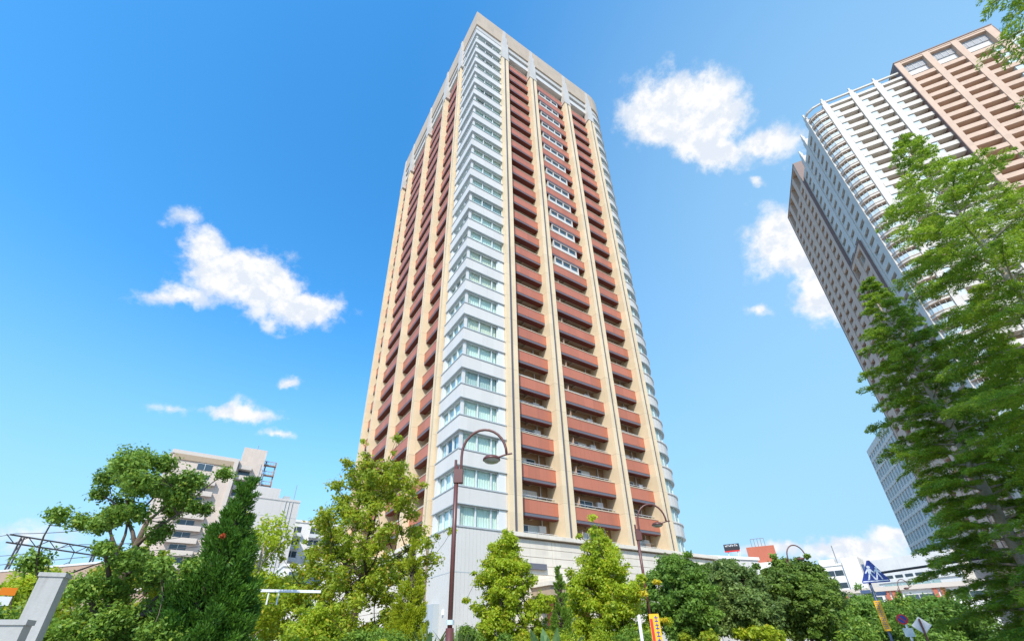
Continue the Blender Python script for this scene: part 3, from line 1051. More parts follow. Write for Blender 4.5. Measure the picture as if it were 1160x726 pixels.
# side facade: white bays (recessed openings) and the brown framed blocks
stuff_s = MB(); cnt = 0
SB = [(-2.4, 2.6, 0, 999), (4.4, 8.7, 92, 999), (10.5, 14.9, 92, 999)]
for i, z in enumerate(fl):
    for (u0, u1, zlo, zhi) in SB:
        if z < zlo: continue
        b = MB()
        b.box(GS, u0, u1, -1.6, 0.0, z - 1.75, z, 0)
        w = min(3.4, (u1 - u0) * 0.74); c_ = (u0 + u1) / 2
        b.box(GS, u0, c_ - w / 2, -1.6, 0.0, z - FH, z - 1.75, 0)
        b.box(GS, c_ + w / 2, u1, -1.6, 0.0, z - FH, z - 1.75, 0)
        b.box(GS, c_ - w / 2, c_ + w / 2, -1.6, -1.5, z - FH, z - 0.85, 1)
        if cnt < 60: b.build('side_window', ['tower_white', 'recess_grey'], rt)
        else:
            n = len(stuff_s.v); stuff_s.v += b.v; stuff_s.f += [tuple(q + n for q in f) for f in b.f]; stuff_s.m += b.m
        cnt += 1
SBB = [(16.9, 20.6, 999), (23.0, 26.7, 999), (29.1, 32.8, 999), (35.2, 38.6, 999), (5.4, 9.0, 88), (11.4, 14.6, 88)]
first3 = {}
stuff_t = MB(); cnt = 0
for i, z in enumerate(fl):
    for (u0, u1, zhi) in SBB:
        if z > zhi: continue
        b = MB()
        b.box(GS, u0, u1, -1.6, 0.6, z - 1.6, z, 0)
        c_ = (u0 + u1) / 2; w = u1 - u0
        b.box(GS, u0, u0 + 0.22 * w, -1.6, 0.55, z - FH, z - 1.6, 0)
        b.box(GS, u0 + 0.22 * w, u1, -1.6, -1.5, z - FH, z - 1.6, 1)
        if cnt < 40: b.build('side_window', ['pink_cream', 'recess_red'], rt)
        else:
            n = len(stuff_t.v); stuff_t.v += b.v; stuff_t.f += [tuple(q + n for q in f) for f in b.f]; stuff_t.m += b.m
        cnt += 1
stuff_s.m = list(stuff_s.m)
tag(stuff_s.build('side_window', ['tower_white', 'recess_grey'], rt), kind='stuff')
tag(stuff_t.build('side_window', ['pink_cream', 'recess_red'], rt), kind='stuff')
b = MB()
for (u0, u1) in ((15.2, 16.9), (20.6, 23.0), (26.7, 29.1), (32.8, 35.2), (38.6, 39.8)):
    b.box(GS, u0, u1, -1.6, 0.75, 0, TOPB - 0.4, 0)
b.box(GS, 15.2, 39.8, -9, 0.75, TOPB - 0.4, TOPB, 0)
b.box(GS, 15.1, 39.9, -9, 0.9, TOPB, TOPB + 0.35, 1)
b.box(GS, 14.95, 15.2, -1.6, 0.85, 0, TOPB, 1)
b.box(GS, 39.8, 40.0, -9, 0.85, 0, TOPB, 1)
for (u0, u1) in ((16.9, 20.6), (23.0, 26.7), (29.1, 32.8), (35.2, 38.6)):
    b.box(GS, u0, u1, -1.6, -1.0, TOPW - 1.6, TOPB - 0.4, 2)
b.build('brown_frame', ['pink_cream', 'pink_line', 'recess_tan'], rt)
b = MB()
for (u0, u1) in ((4.2, 5.4), (9.0, 11.4), (14.6, 14.94)):
    b.box(GS, u0, u1, -1.6, 0.72, 0, 90.0 + E0, 0)
b.box(GS, 4.2, 14.94, -1.6, 0.75, 90.0 + E0, 91.2 + E0, 0)
b.box(GS, 4.0, 14.94, -1.6, 0.9, 91.2 + E0, 91.6 + E0, 1)
b.box(GS, 4.0, 4.2, -1.6, 0.85, 0, 91.2 + E0, 1)
b.build('lower_brown_frame', ['pink_cream', 'pink_line'], rt)
# little brackets down the far edge of the side
b = MB()
for i in range(30):
    z = 128 - FH * i * 1.0
    b.box(GS, 40.0, 41.4, -0.8, 0.3, z - 0.9, z, 0)
b.build('edge_balcony', 'tower_white', rt)

# ================================================================ FAR GRID TOWER
p0 = at(981.5, 511, 215)
gd = np.array([math.sin(R(204.5)), math.cos(R(204.5))]); gn = np.array([gd[1], -gd[0]])
if gn @ np.array([math.sin(R(-65.5)), math.cos(R(-65.5))]) < 0: gn = -gn
GG = Fr((p0.x, p0.y), gd, gn)
gt = thing('office_tower', (p0.x, p0.y, 0), 'far grey office tower with a grid of windows, half hidden behind the redwoods', 'building')
ztop = p0.z
b = MB(); b.box(GG, 0.1, 33.9, -22, -0.5, 0, ztop - 0.6, 0); b.build('wall', 'dark_glass', gt)
b = MB()
for i in range(12):
    u = 34 * i / 11
    b.box(GG, max(0, u - 0.35), min(34, u + 0.35), -0.5, 0.0, 0, ztop, 0)
for j in range(19):
    z = ztop - 3.9 * j
    b.box(GG, 0, 34, -0.5, -0.06, z - (2.2 if j == 0 else 1.0), z, 0)
b.box(GG, 0, 34, -22.1, -0.5, ztop - 0.6, ztop, 0)
b.build('facade_grid', 'grid_grey', gt)
b = MB()
for i in range(11):
    for j in range(18):
        u = 34 * i / 11; z = ztop - 3.9 * j
        b.quad([GG.p(u + 0.4, -0.4, z - 3.9), GG.p(u + 2.7, -0.4, z - 3.9), GG.p(u + 2.7, -0.4, z - 1.0), GG.p(u + 0.4, -0.4, z - 1.0)])
o = b.build('window', 'pale_glass', gt); tag(o, kind='stuff')

# ================================================================ LEFT BUILDINGS
def city_block(name, x, y, D, d_az, w, depth, label, wall, cat='building'):
    p = at(x, y, D)
    d = np.array([math.sin(R(d_az)), math.cos(R(d_az))]); n = np.array([d[1], -d[0]])
    if n @ np.array([p.x, p.y]) > 0: n = -n
    F_ = Fr((p.x, p.y), d, n)
    t = thing(name, (p.x, p.y, 0), label, cat)
    b = MB(); b.box(F_, 0, w, -depth, 0, 0, p.z); b.build('wall', wall, t)
    return t, F_, p.z


ab, AF, az_ = city_block('beige_apartment', 196, 512, 140, 56.5, 15.0, 16, 'beige apartment block with small balconies and a rooftop stair tower at the left', 'apartment_beige')
b = MB(); b.box(AF, -0.2, 15.2, -16.2, 0.25, az_ - 0.1, az_ + 0.9, 0); b.box(AF, 0.5, 14.2, 0.005, 0.3, az_ - 1.6, az_ - 0.1, 1)
b.box(AF, -0.6, 0.0, -1, 0.2, 0, az_ - 0.1, 0); b.box(AF, 14.2, 15.2, -1, 0.35, 0, az_ - 0.1, 0)
b.build('parapet', ['apartment_trim', 'stone_joint'], ab)
for j in range(13):
    z = az_ - 3.6 - 2.95 * j
    b = MB(); b.box(AF, 6.2, 9.6, 0.0, 0.08, z, z + 1.7, 0); b.box(AF, 7.85, 7.95, 0.08, 0.12, z, z + 1.7, 1); b.box(AF, 6.1, 9.7, 0.0, 0.14, z + 1.7, z + 1.82, 1)
    w = b.build('window', ['dark_glass', 'white_frame'], ab)
    if j > 0:
        b = MB(); b.box(AF, 4.6, 11.4, 0.0, 1.3, z - 1.0, z - 0.85, 0); b.box(AF, 4.6, 11.4, 1.18, 1.3, z - 0.85, z + 0.25, 0)
        b.box(AF, 4.6, 4.72, 0.0, 1.18, z - 0.85, z + 0.25, 0); b.box(AF, 11.28, 11.4, 0.0, 1.18, z - 0.85, z + 0.25, 0)
        b.build('balcony', 'apartment_trim', ab)
b = MB(); b.box(AF, 15.6, 21.6, -10, -2.6, 0, az_ + 5.6); b.box(AF, 15.2, 15.6, -14, -1.2, 0, az_ + 0.9); b.build('stair_tower', 'apartment_beige', ab)
for j in range(13):
    z = az_ - 1.2 - 2.95 * j
    b = MB(); b.box(AF, 15.6, 18.8, -2.6, -0.8, z - 0.2, z + 1.0, 0); b.box(AF, 15.8, 18.6, -2.6, -2.55, z - 1.9, z - 0.2, 1); b.build('side_balcony', ['apartment_trim', 'dark_glass'], ab)
b = MB()
for u in (22.0, 24.6):
    b.box(AF, u, u + 0.35, -5.0, -4.6, 0, az_ + 3.2)
for j in range(15):
    z = az_ + 2.0 - 2.95 * j
    b.box(AF, 21.6, 25.0, -5.3, -4.0, z - 0.25, z, 0); b.box(AF, 21.6, 25.0, -4.1, -4.0, z + 0.85, z + 1.0, 0)
    for i in range(5): b.box(AF, 21.7 + i * 0.8, 21.78 + i * 0.8, -4.1, -4.02, z, z + 0.85, 0)
b.build('fire_stair', 'viaduct_brown', ab)
b = MB(); b.tube([AF.p(19, -6, az_ + 5.6), AF.p(19, -6, az_ + 8.0)], 0.12, 0, 5); b.build('antenna', 'pole_grey', ab)

gb, GB_, gz = city_block('grey_office', 281, 562, 110, 56.5, 10.5, 18, 'plain grey office block with a roof mast, behind the conifer at the left', 'far_grey')
b = MB(); b.box(GB_, -0.1, 6, -18, 0.12, gz, gz + 2.5); b.box(GB_, 6, 10.6, -18.1, 0.1, gz, gz + 0.5); b.build('parapet', 'far_grey', gb)
b = MB()
for (u, h_) in ((1.0, 8), (1.8, 6.5)):
    b.tube([GB_.p(u, -2, gz), GB_.p(u, -2, gz + h_)], 0.10, 0, 5)
for j in range(5):
    b.tube([GB_.p(1.0, -2, gz + 3 + j), GB_.p(1.8, -2, gz + 2.6 + j)], 0.05, 0, 4)
b.tube([GB_.p(9.3, -2, gz), GB_.p(9.3, -2, gz + 4.5)], 0.08, 0, 5)
b.build('roof_mast', 'pole_grey', gb)
b = MB(); b.box(GB_, 7.2, 8.6, -5, -2.5, gz + 0.5, gz + 1.8); b.build('roof_unit', 'grey_panel', gb)
b = MB()
for u in (7.6, 8.3, 9.0): b.tube([GB_.p(u, 0.1, 0), GB_.p(u, 0.1, gz)], 0.08, 0, 5)
for j in range(12): b.box(GB_, 0.2, 10.3, 0.0, 0.03, gz - 3.4 * j - 0.2, gz - 3.4 * j - 0.12, 0)
b.build('downpipe', 'grey_panel', gb)
for j in range(4):
    b = MB(); b.box(GB_, 3, 6.5, 0, 0.06, 12 - 3.2 * j, 14.1 - 3.2 * j, 0); b.box(GB_, 4.7, 4.8, 0.06, 0.1, 12 - 3.2 * j, 14.1 - 3.2 * j, 1)
    b.build('window', ['pale_glass', 'white_frame'], gb)
fb_, FB_, fbz = city_block('white_flats', 326, 590, 128, 56.5, 15, 14, 'white flats just right of the plain grey office block, behind the olive tree', 'far_white')
b = MB(); b.box(FB_, -0.1, 15.1, -14.1, 0.2, fbz, fbz + 0.6); b.build('parapet', 'far_white', fb_)
for j in range(7):
    for i in range(3):
        z = fbz - 2.6 - 3.0 * j
        b = MB(); b.box(FB_, 1.2 + i * 4.6, 3.6 + i * 4.6, 0, 0.06, z, z + 1.5, 0); b.box(FB_, 2.35 + i * 4.6, 2.45 + i * 4.6, 0.06, 0.1, z, z + 1.5, 1); b.box(FB_, 1.0 + i * 4.6, 3.8 + i * 4.6, 0, 0.9, z - 1.0, z - 0.1, 1)
        b.build('window', ['dark_glass', 'white_frame'], fb_)
wb, WB_, wz = city_block('white_house', 322, 641, 75, 56.5, 9, 9, 'low white building with a teal tinted window behind the big olive tree', 'far_white')
b = MB(); b.box(WB_, 0.8, 5.2, 0, 0.06, wz - 2.6, wz - 0.7, 0); b.box(WB_, 0.7, 5.3, 0, 0.14, wz - 2.75, wz - 2.6, 1); b.build('window', ['pole_blue', 'white_frame'], wb)
b = MB(); b.box(WB_, -0.15, 9.15, -9.1, 0.2, wz, wz + 0.35); b.build('parapet', 'far_white', wb)

# railway viaduct and overhead line masts at the far left
vp = at(90, 655, 62)
VF = Fr((vp.x, vp.y), (math.sin(R(-74)), math.cos(R(-74))), (math.sin(R(196)), math.cos(R(196))))
vd = thing('railway_viaduct', (vp.x, vp.y, 0), 'brown walled railway viaduct running out of the picture at the far left', 'viaduct')
b = MB(); b.box(VF, -10, 90, -9, 0, 3.6, 6.3, 0); b.box(VF, -10, 90, -9.1, 0.25, 6.3, 6.7, 1); b.box(VF, -10, 90, -9, 0.25, 3.2, 3.6, 1); b.build('deck', ['viaduct_brown', 'apartment_trim'], vd)
b = MB(); b.box(VF, -10, 90, -0.3, 0.05, 6.7, 9.0, 0); b.box(VF, -10, 90, -0.32, 0.12, 9.0, 9.2, 1); b.build('noise_wall', ['viaduct_brown', 'far_grey'], vd)
for j in range(8):
    b = MB(); b.box(VF, -8 + j * 12, -6.2 + j * 12, -8, -1.2, 0, 3.2); b.build('pier', 'concrete', vd)
MASTG = 'overhead line masts along the viaduct'
def mast(u, lbl):
    t = thing('overhead_line_mast', VF.p(u, -4.5, 6.7), lbl, 'mast', MASTG)
    for n_ in (-8.4, -0.8):
        b = MB()
        b.tube([VF.p(u - 0.25, n_, 6.7), VF.p(u - 0.25, n_, 12.8)], 0.09, 0, 5); b.tube([VF.p(u + 0.25, n_, 6.7), VF.p(u + 0.25, n_, 12.8)], 0.09, 0, 5)
        for j in range(7):
            s = -1 if j % 2 else 1
            b.tube([VF.p(u - 0.25 * s, n_, 6.9 + j * 0.85), VF.p(u + 0.25 * s, n_, 7.7 + j * 0.85)], 0.04, 0, 4)
        b.build('post', 'steel_dark', t)
    b = MB()
    b.tube([VF.p(u, -9.6, 12.8), VF.p(u, 0.4, 12.8)], 0.09, 0, 5); b.tube([VF.p(u, -9.6, 12.0), VF.p(u, 0.4, 12.0)], 0.09, 0, 5)
    for j in range(10):
        s = j % 2
        b.tube([VF.p(u, -9.3 + j, 12.8 - 0.8 * s), VF.p(u, -8.3 + j, 12.0 + 0.8 * s)], 0.045, 0, 4)
    for n_ in (-6.2, -3.0):
        b.tube([VF.p(u, n_, 12.0), VF.p(u, n_, 10.6)], 0.05, 0, 4); b.tube([VF.p(u, n_, 10.9), VF.p(u + 0.9, n_, 10.7)], 0.04, 0, 4)
    b.build('crossbeam', 'steel_dark', t)
    return t
mast(13, 'steel overhead line mast nearest the beige block, on the viaduct')
mast(34, 'steel overhead line mast in the middle of the viaduct')
mast(58, 'steel overhead line mast at the left edge of the picture')
for n_, z_, nm in ((-6.2, 10.6, 'contact wire over the far track of the viaduct'), (-3.0, 10.6, 'contact wire over the near track of the viaduct'), (-6.2, 12.9, 'carrier wire slung above the far track of the viaduct'), (0.3, 12.9, 'feeder wire on the outer side of the viaduct masts')):
    b = MB(); pts = []
    for i in range(41):
        u = -10 + i * 2.5
        sag = 0.5 * math.sin(math.pi * ((u - 13) / 22 % 1.0)) if z_ > 11 else 0.08
        pts.append(VF.p(u, n_, z_ - sag))
    b.tube(pts, 0.035, 0, 4)
    tag(b.build('overhead_wire', 'wire'), nm, 'wire')

# ================================================================ RIGHT BACKGROUND
an, AN_, anz = city_block('low_annex', 783, 631, 70, 70, 12, 8, 'low grey annex just beyond the right end of the tower podium', 'far_grey')
b = MB(); b.box(AN_, -0.1, 12.1, -8.1, 0.2, anz, anz + 0.4); b.build('parapet', 'far_white', an)
rb, RB_, rz = city_block('brick_red_block', 845, 620, 190, 118, 9, 14, 'brick red upper storeys of a building above the dark trees', 'brick_red')
b = MB(); b.box(RB_, 3, 12, 0.02, 3.0, 0, rz - 7.0); b.build('white_front', 'far_white', rb)
b = MB()
for i in range(5): b.tube([RB_.p(2 + i * 1.1, -3, rz), RB_.p(2 + i * 1.1, -3, rz + 3.2)], 0.09, 0, 4)
b.tube([RB_.p(2, -3, rz + 3.2), RB_.p(6.4, -3, rz + 3.2)], 0.09, 0, 4)
b.build('roof_railing', 'pole_grey', rb)
sp_ = at(821, 624, 165)
SG = Fr((sp_.x, sp_.y), (math.sin(R(118)), math.cos(R(118))), (math.sin(R(208)), math.cos(R(208))))
sg = thing('rooftop_sign', (sp_.x, sp_.y, sp_.z - 6), 'black rooftop advertising board with white lettering and a red lower edge', 'sign')
b = MB(); b.box(SG, 0, 4.6, -0.4, 0, sp_.z, sp_.z + 2.0, 0); b.box(SG, 0, 4.6, -0.4, 0.02, sp_.z - 0.4, sp_.z, 1); b.build('board', ['black_board', 'sign_red'], sg)
b = MB()
for i, w_ in enumerate((0.46, 0.3, 0.42, 0.45, 0.28, 0.42, 0.36)):
    u = 0.45 + i * 0.54
    b.box(SG, u, u + 0.1, 0.0, 0.05, sp_.z + 1.2, sp_.z + 1.75, 0)
    b.box(SG, u + 0.1, u + w_, 0.0, 0.05, sp_.z + (1.6 if i % 2 else 1.38), sp_.z + (1.75 if i % 2 else 1.5), 0)
    if i % 3 != 1: b.box(SG, u + w_ - 0.1, u + w_, 0.0, 0.049, sp_.z + 1.2, sp_.z + 1.38, 0)
b.build('lettering', 'sign_white', sg)
b = MB()
for u in (0.9, 3.7): b.tube([SG.p(u, -0.5, sp_.z - 6), SG.p(u, -0.5, sp_.z + 1.5)], 0.13, 0, 5)
b.tube([SG.p(3.7, -0.5, sp_.z - 4), SG.p(4.6, 0.3, sp_.z + 0.2)], 0.1, 0, 5)
b.build('sign_stand', 'white_metal', sg)
sb, SB_, sbz = city_block('pale_block', 826, 640, 172, 118, 16, 10, 'low white building under the rooftop sign, mostly hidden by trees', 'far_white')

wo_, WO, woz = city_block('white_office', 922, 643, 150, 133, 10, 12, 'white stepped office building with dark window bands beside the round dark tree', 'far_white')
b = MB(); b.box(WO, 6.6, 10.2, -8, 0.5, 0, woz + 1.6, 0); b.box(WO, -0.1, 6.6, -12, 0.2, woz, woz + 0.5, 0); b.box(WO, 1.0, 4.5, -8, -3, woz, woz + 2.0, 0); b.build('stair_block', ['far_white'], wo_)
for j in range(5):
    z = woz - 2.4 - 2.9 * j
    b = MB(); b.box(WO, 0.3, 6.3, 0, 0.06, z, z + 1.25, 0)
    for i in range(4): b.box(WO, 0.3 + i * 1.95, 0.42 + i * 1.95, 0.06, 0.1, z, z + 1.25, 1)
    b.build('window', ['dark_glass', 'white_frame'], wo_)
b = MB(); b.tube([WO.p(5, -4, woz), WO.p(5, -4, woz + 5.5)], 0.12, 0, 5); b.build('antenna', 'pole_grey', wo_)
b = MB(); b.box(WO, 10.2, 12.6, -9, -1.5, 0, woz - 4.5); b.build('side_block', 'far_grey', wo_)

hb, HB, hz = city_block('white_public_hall', 985, 635, 140, 155, 16, 18, 'large white building with pale green glazing behind the crossing sign', 'far_white')
b = MB(); b.box(HB, 0, 16.2, 0.0, 0.25, hz - 5.0, hz - 4.4, 0); b.box(HB, -4, 0, -10, 0.4, 0, hz - 6.5, 0); b.build('cornice', ['far_white'], hb)
for (u0, u1, z0, z1) in ((1.0, 12, hz - 7.6, hz - 5.4), (1.0, 12, hz - 11.3, hz - 8.6), (2.0, 9, hz - 14.2, hz - 12.2)):
    b = MB(); b.box(HB, u0, u1, 0, 0.08, z0, z1, 0)
    for i in range(7): b.box(HB, u0 + (u1 - u0) * i / 6 - 0.06, u0 + (u1 - u0) * i / 6 + 0.06, 0.08, 0.13, z0, z1, 1)
    b.build('window', ['green_glass', 'white_frame'], hb)
for i in range(6):
    b = MB(); b.box(HB, 2.0 + i * 2.0, 3.5 + i * 2.0, 0, 0.07, hz - 4.2, hz - 3.6); b.build('vent_window', 'dark_glass', hb)
for j in range(4):
    for i in range(2):
        b = MB(); b.box(HB, 12.8 + i * 1.6, 13.8 + i * 1.6, 0, 0.06, hz - 8 - 2.9 * j, hz - 6.7 - 2.9 * j); b.build('small_window', 'dark_glass', hb)
ob, OB, oz = city_block('long_low_building', 950, 673, 110, 133, 20, 8, 'long low white building with a flat roof edge and brick red piers', 'far_white')
b = MB(); b.box(OB, -0.4, 20.4, -8.4, 0.6, oz, oz + 0.7); b.build('roof_edge', 'apartment_trim', ob)
for u in (0.8, 7.0, 8.0, 13.6, 14.6):
    b = MB(); b.box(OB, u, u + 0.6, 0, 0.35, 0, oz); b.build('pier', 'brick_red', ob)
for u in (2.0, 4.5, 9.6, 11.6, 16.0, 18.0):
    b = MB(); b.box(OB, u, u + 1.9, 0, 0.06, oz - 1.9, oz - 0.8); b.build('window', 'dark_glass', ob)
fh, FH_, fz = city_block('glass_roofed_shed', 966, 664, 160, 133, 9, 8, 'pale glazed shed between the two white buildings', 'pale_glass')
b = MB()
for i in range(4): b.box(FH_, i * 3 - 0.1, i * 3 + 0.1, 0, 0.12, 0, fz)
b.box(FH_, -0.1, 9.1, 0.12, 0.2, fz - 0.3, fz + 0.2); b.build('mullion', 'far_white', fh)

# ================================================================ TREES
def limb_path(a, b_, bend, k=6):
    a, b_ = np.array(a, float), np.array(b_, float)
    mid = a * 0.45 + b_ * 0.55 + np.array(bend)
    return [tuple((1 - t) ** 2 * a + 2 * t * (1 - t) * mid + t * t * b_) for t in np.linspace(0, 1, k)]


def leaves_in(centers, radii, per, flat=0.65, size=0.09, aspect=0.5, shell=0.55, upbias=0.5, jit=0.35):
    """leaf positions and axes: each clump is an uneven puff with most leaves towards its outside"""
    C_, A_, B_ = [], [], []
    for c, r, n in zip(centers, radii, per):
        d = unit(RNG.normal(size=(n, 3)))
        rr = (shell + (1 - shell) * RNG.random((n, 1))) * (0.75 + 0.5 * RNG.random((n, 1)))
        lump = 1 + jit * np.sin(d[:, :1] * 5 + c[0] * 3) * np.cos(d[:, 1:2] * 6 + c[1] * 2)
        p = np.array(c) + d * rr * lump * np.array([r, r, r * flat])
        nrm = unit(d * 0.7 + RNG.normal(size=(n, 3)) * 0.8 + np.array([0, 0, upbias]))
        t = unit(np.cross(nrm, RNG.normal(size=(n, 3))))
        s = size * (0.6 + 0.8 * RNG.random((n, 1)))
        C_.append(p); A_.append(t * s); B_.append(np.cross(nrm, t) * s * aspect)
    return np.concatenate(C_), np.concatenate(A_), np.concatenate(B_)


def broadleaf(name, base, height, crown_w, crown_lo, label, leaf, n_clump=60, leaves=40000, size=0.09, trunk_r=0.12, clump_r=0.55,
              shape=None, bark='bark', n_limb=7, lean=(0, 0), stems=1, group=None, seed=0, open_=0.0, flat=0.7, shell=0.5, cat='tree', sprig=0.35):
    """trunk and limbs as one mesh, crown as another; shape(t) gives the crown's half width at height fraction t"""
    global RNG
    RNG = np.random.default_rng(100 + seed)
    base = Vector(base)
    t = thing(name, base, label, cat, group)
    bx, by, bz = base
    if shape is None:
        shape = lambda s: math.sin(math.pi * min(1, max(0, s * 0.86 + 0.12))) ** 0.7
    centers, radii = [], []
    H0, H1 = height * crown_lo, height
    tries = 0
    while len(centers) < n_clump and tries < 9000:
        tries += 1
        s = RNG.random()
        w = crown_w * shape(s)
        ang = RNG.random() * 2 * math.pi
        q = RNG.random() ** 0.45
        w *= 0.86 + 0.22 * math.sin(ang * 3 + seed + s * 5)
        p = np.array([bx + lean[0] * s + math.cos(ang) * w * q, by + lean[1] * s + math.sin(ang) * w * q, bz + H0 + s * (H1 - H0) - clump_r * 0.4])
        rr = clump_r * (0.65 + 0.7 * RNG.random())
        if open_ and any(np.linalg.norm((p - c) * np.array([1, 1, 1.2])) < open_ * (rr + r_) for c, r_ in zip(centers, radii)):
            continue
        centers.append(p); radii.append(rr)
    for i in range(int(n_clump * sprig)):                           # loose sprigs that break the outline
        c = centers[RNG.integers(len(centers))]
        axis = np.array([bx, by, c[2] - 0.6 * crown_w])
        d = unit(c - axis + RNG.normal(size=3) * 0.3)
        far = np.linalg.norm((c - np.array([bx, by, c[2]]))) / (crown_w + 1e-6)
        if far < 0.45 and c[2] < bz + H0 + 0.7 * (H1 - H0): continue
        centers.append(c + d * clump_r * (0.9 + 0.9 * RNG.random())); radii.append(clump_r * (0.35 + 0.35 * RNG.random()))
    # trunk(s) and limbs
    b = MB()
    nodes = []
    top = bz + H0 + (H1 - H0) * 0.72
    for s_ in range(stems):
        a0 = RNG.random() * 6.28
        o_ = np.array([math.cos(a0), math.sin(a0), 0]) * (0.25 * (stems > 1))
        pts = []
        for i in range(9):
            f = i / 8
            wob = np.array([math.sin(f * 5 + seed), math.cos(f * 4 + seed * 2), 0]) * 0.05 * height * 0.25 * f
            pts.append((bx + lean[0] * f * 0.7 + o_[0] * (1 + f * 3) + wob[0], by + lean[1] * f * 0.7 + o_[1] * (1 + f * 3) + wob[1], bz - 0.1 + (top - bz + 0.1) * f))
        rad = [trunk_r * (1.25 if i == 0 else 1.0) * (1 - 0.82 * (i / 8)) + 0.012 for i in range(9)]
        b.tube(pts, rad, 0, 8)
        for i in range(3, 9): nodes.append((np.array(pts[i]), rad[i]))
    idx = RNG.permutation(len(centers))
    for j in idx[:n_limb * 3]:
        c = centers[j]
        cand = [(np.linalg.norm(c - p) + (2.0 if p[2] > c[2] - 0.15 * abs(c[2] - bz) else 0), p, r_) for p, r_ in nodes]
        _, p, r_ = min(cand, key=lambda q_: q_[0])
        rr = max(0.012, min(r_ * 0.62, trunk_r * 0.5))
        path = limb_path(p, c, RNG.normal(size=3) * 0.12 * np.linalg.norm(c - p) + np.array([0, 0, 0.05]), 6)
        rads = [rr * (1 - 0.75 * i / 5) + 0.006 for i in range(6)]
        b.tube(path, rads, 0, 6)
        for i in (2, 3, 4): nodes.append((np.array(path[i]), rads[i]))
    for j in idx[n_limb * 3:]:
        c = centers[j]
        p, r_ = min(nodes, key=lambda q_: np.linalg.norm(c - q_[0]))
        b.tube(limb_path(p, c, RNG.normal(size=3) * 0.06, 4), [max(0.008, r_ * 0.5), max(0.007, r_ * 0.4), 0.007, 0.005], 0, 5)
    b.build('trunk', bark, t, smooth=True)
    vol = np.array(radii) ** 2
    per = np.maximum(20, (leaves * vol / vol.sum())).astype(int)
    c, ax, ay = leaves_in(centers, radii, per, flat, size, 0.55, shell)
    quads_object('crown', c, ax, ay, leaf, t)
    return t


def conifer(name, base, height, width, label, leaf, leaves=40000, size=0.08, trunk_r=0.12, lo=0.06, seed=0, group=None, aspect=0.28, puffs=90, power=0.9):
    """dense upright cone of upswept sprays"""
    global RNG
    RNG = np.random.default_rng(300 + seed)
    base = Vector(base); bx, by, bz = base
    t = thing(name, base, label, 'tree', group)
    b = MB()
    b.tube([(bx, by, bz - 0.1), (bx, by, bz + height * 0.5), (bx, by, bz + height * 0.96)], [trunk_r, trunk_r * 0.6, 0.015], 0, 8)
    centers, radii, dirs = [], [], []
    for i in range(puffs):
        s = 1 - RNG.random() ** 0.62 if i > 8 else 0.9 + 0.09 * RNG.random()
        s = lo + (1 - lo) * s
        w = width * (1 - s) ** power * (0.80 + 0.3 * RNG.random())
        a = RNG.random() * 6.283
        qf = 0.5 + 0.4 * RNG.random()
        p = np.array([bx + math.cos(a) * w * qf, by + math.sin(a) * w * qf, bz + height * s * 0.97])
        rr = (0.14 + 0.34 * (1 - s)) * width * (0.6 + 0.5 * RNG.random())
        centers.append(p); radii.append(rr)
        dirs.append(unit(np.array([math.cos(a) * 0.55, math.sin(a) * 0.55, 1.0])))
        q = np.array([bx, by, max(bz + 0.1, p[2] - w * 0.7)])
        b.tube([tuple(q), tuple(q * 0.5 + p * 0.5 + np.array([0, 0, -0.08])), tuple(p)], [0.03, 0.02, 0.008], 0, 5)
    b.build('trunk', 'bark_dark', t, smooth=True)
    vol = np.array(radii) ** 2
    per = np.maximum(30, leaves * vol / vol.sum()).astype(int)
    C_, A_, B_ = [], [], []
    for c, r_, n, d0 in zip(centers, radii, per, dirs):
        d = unit(RNG.normal(size=(n, 3)))
        h = RNG.random((n, 1)) ** 0.7
        p = c + d * np.array([1, 1, 0.5]) * r_ * (0.35 + 0.65 * RNG.random((n, 1))) * (1.15 - 0.75 * h) + d0 * (h - 0.35) * r_ * 2.1
        ax = unit(d0 + d * 0.75 + RNG.normal(size=(n, 3)) * 0.35)
        ay = unit(np.cross(ax, RNG.normal(size=(n, 3))))
        s = size * (0.6 + 0.8 * RNG.random((n, 1)))
        C_.append(p); A_.append(ax * s); B_.append(ay * s * aspect)
    quads_object('crown', np.concatenate(C_), np.concatenate(A_), np.concatenate(B_), leaf, t)
    return t


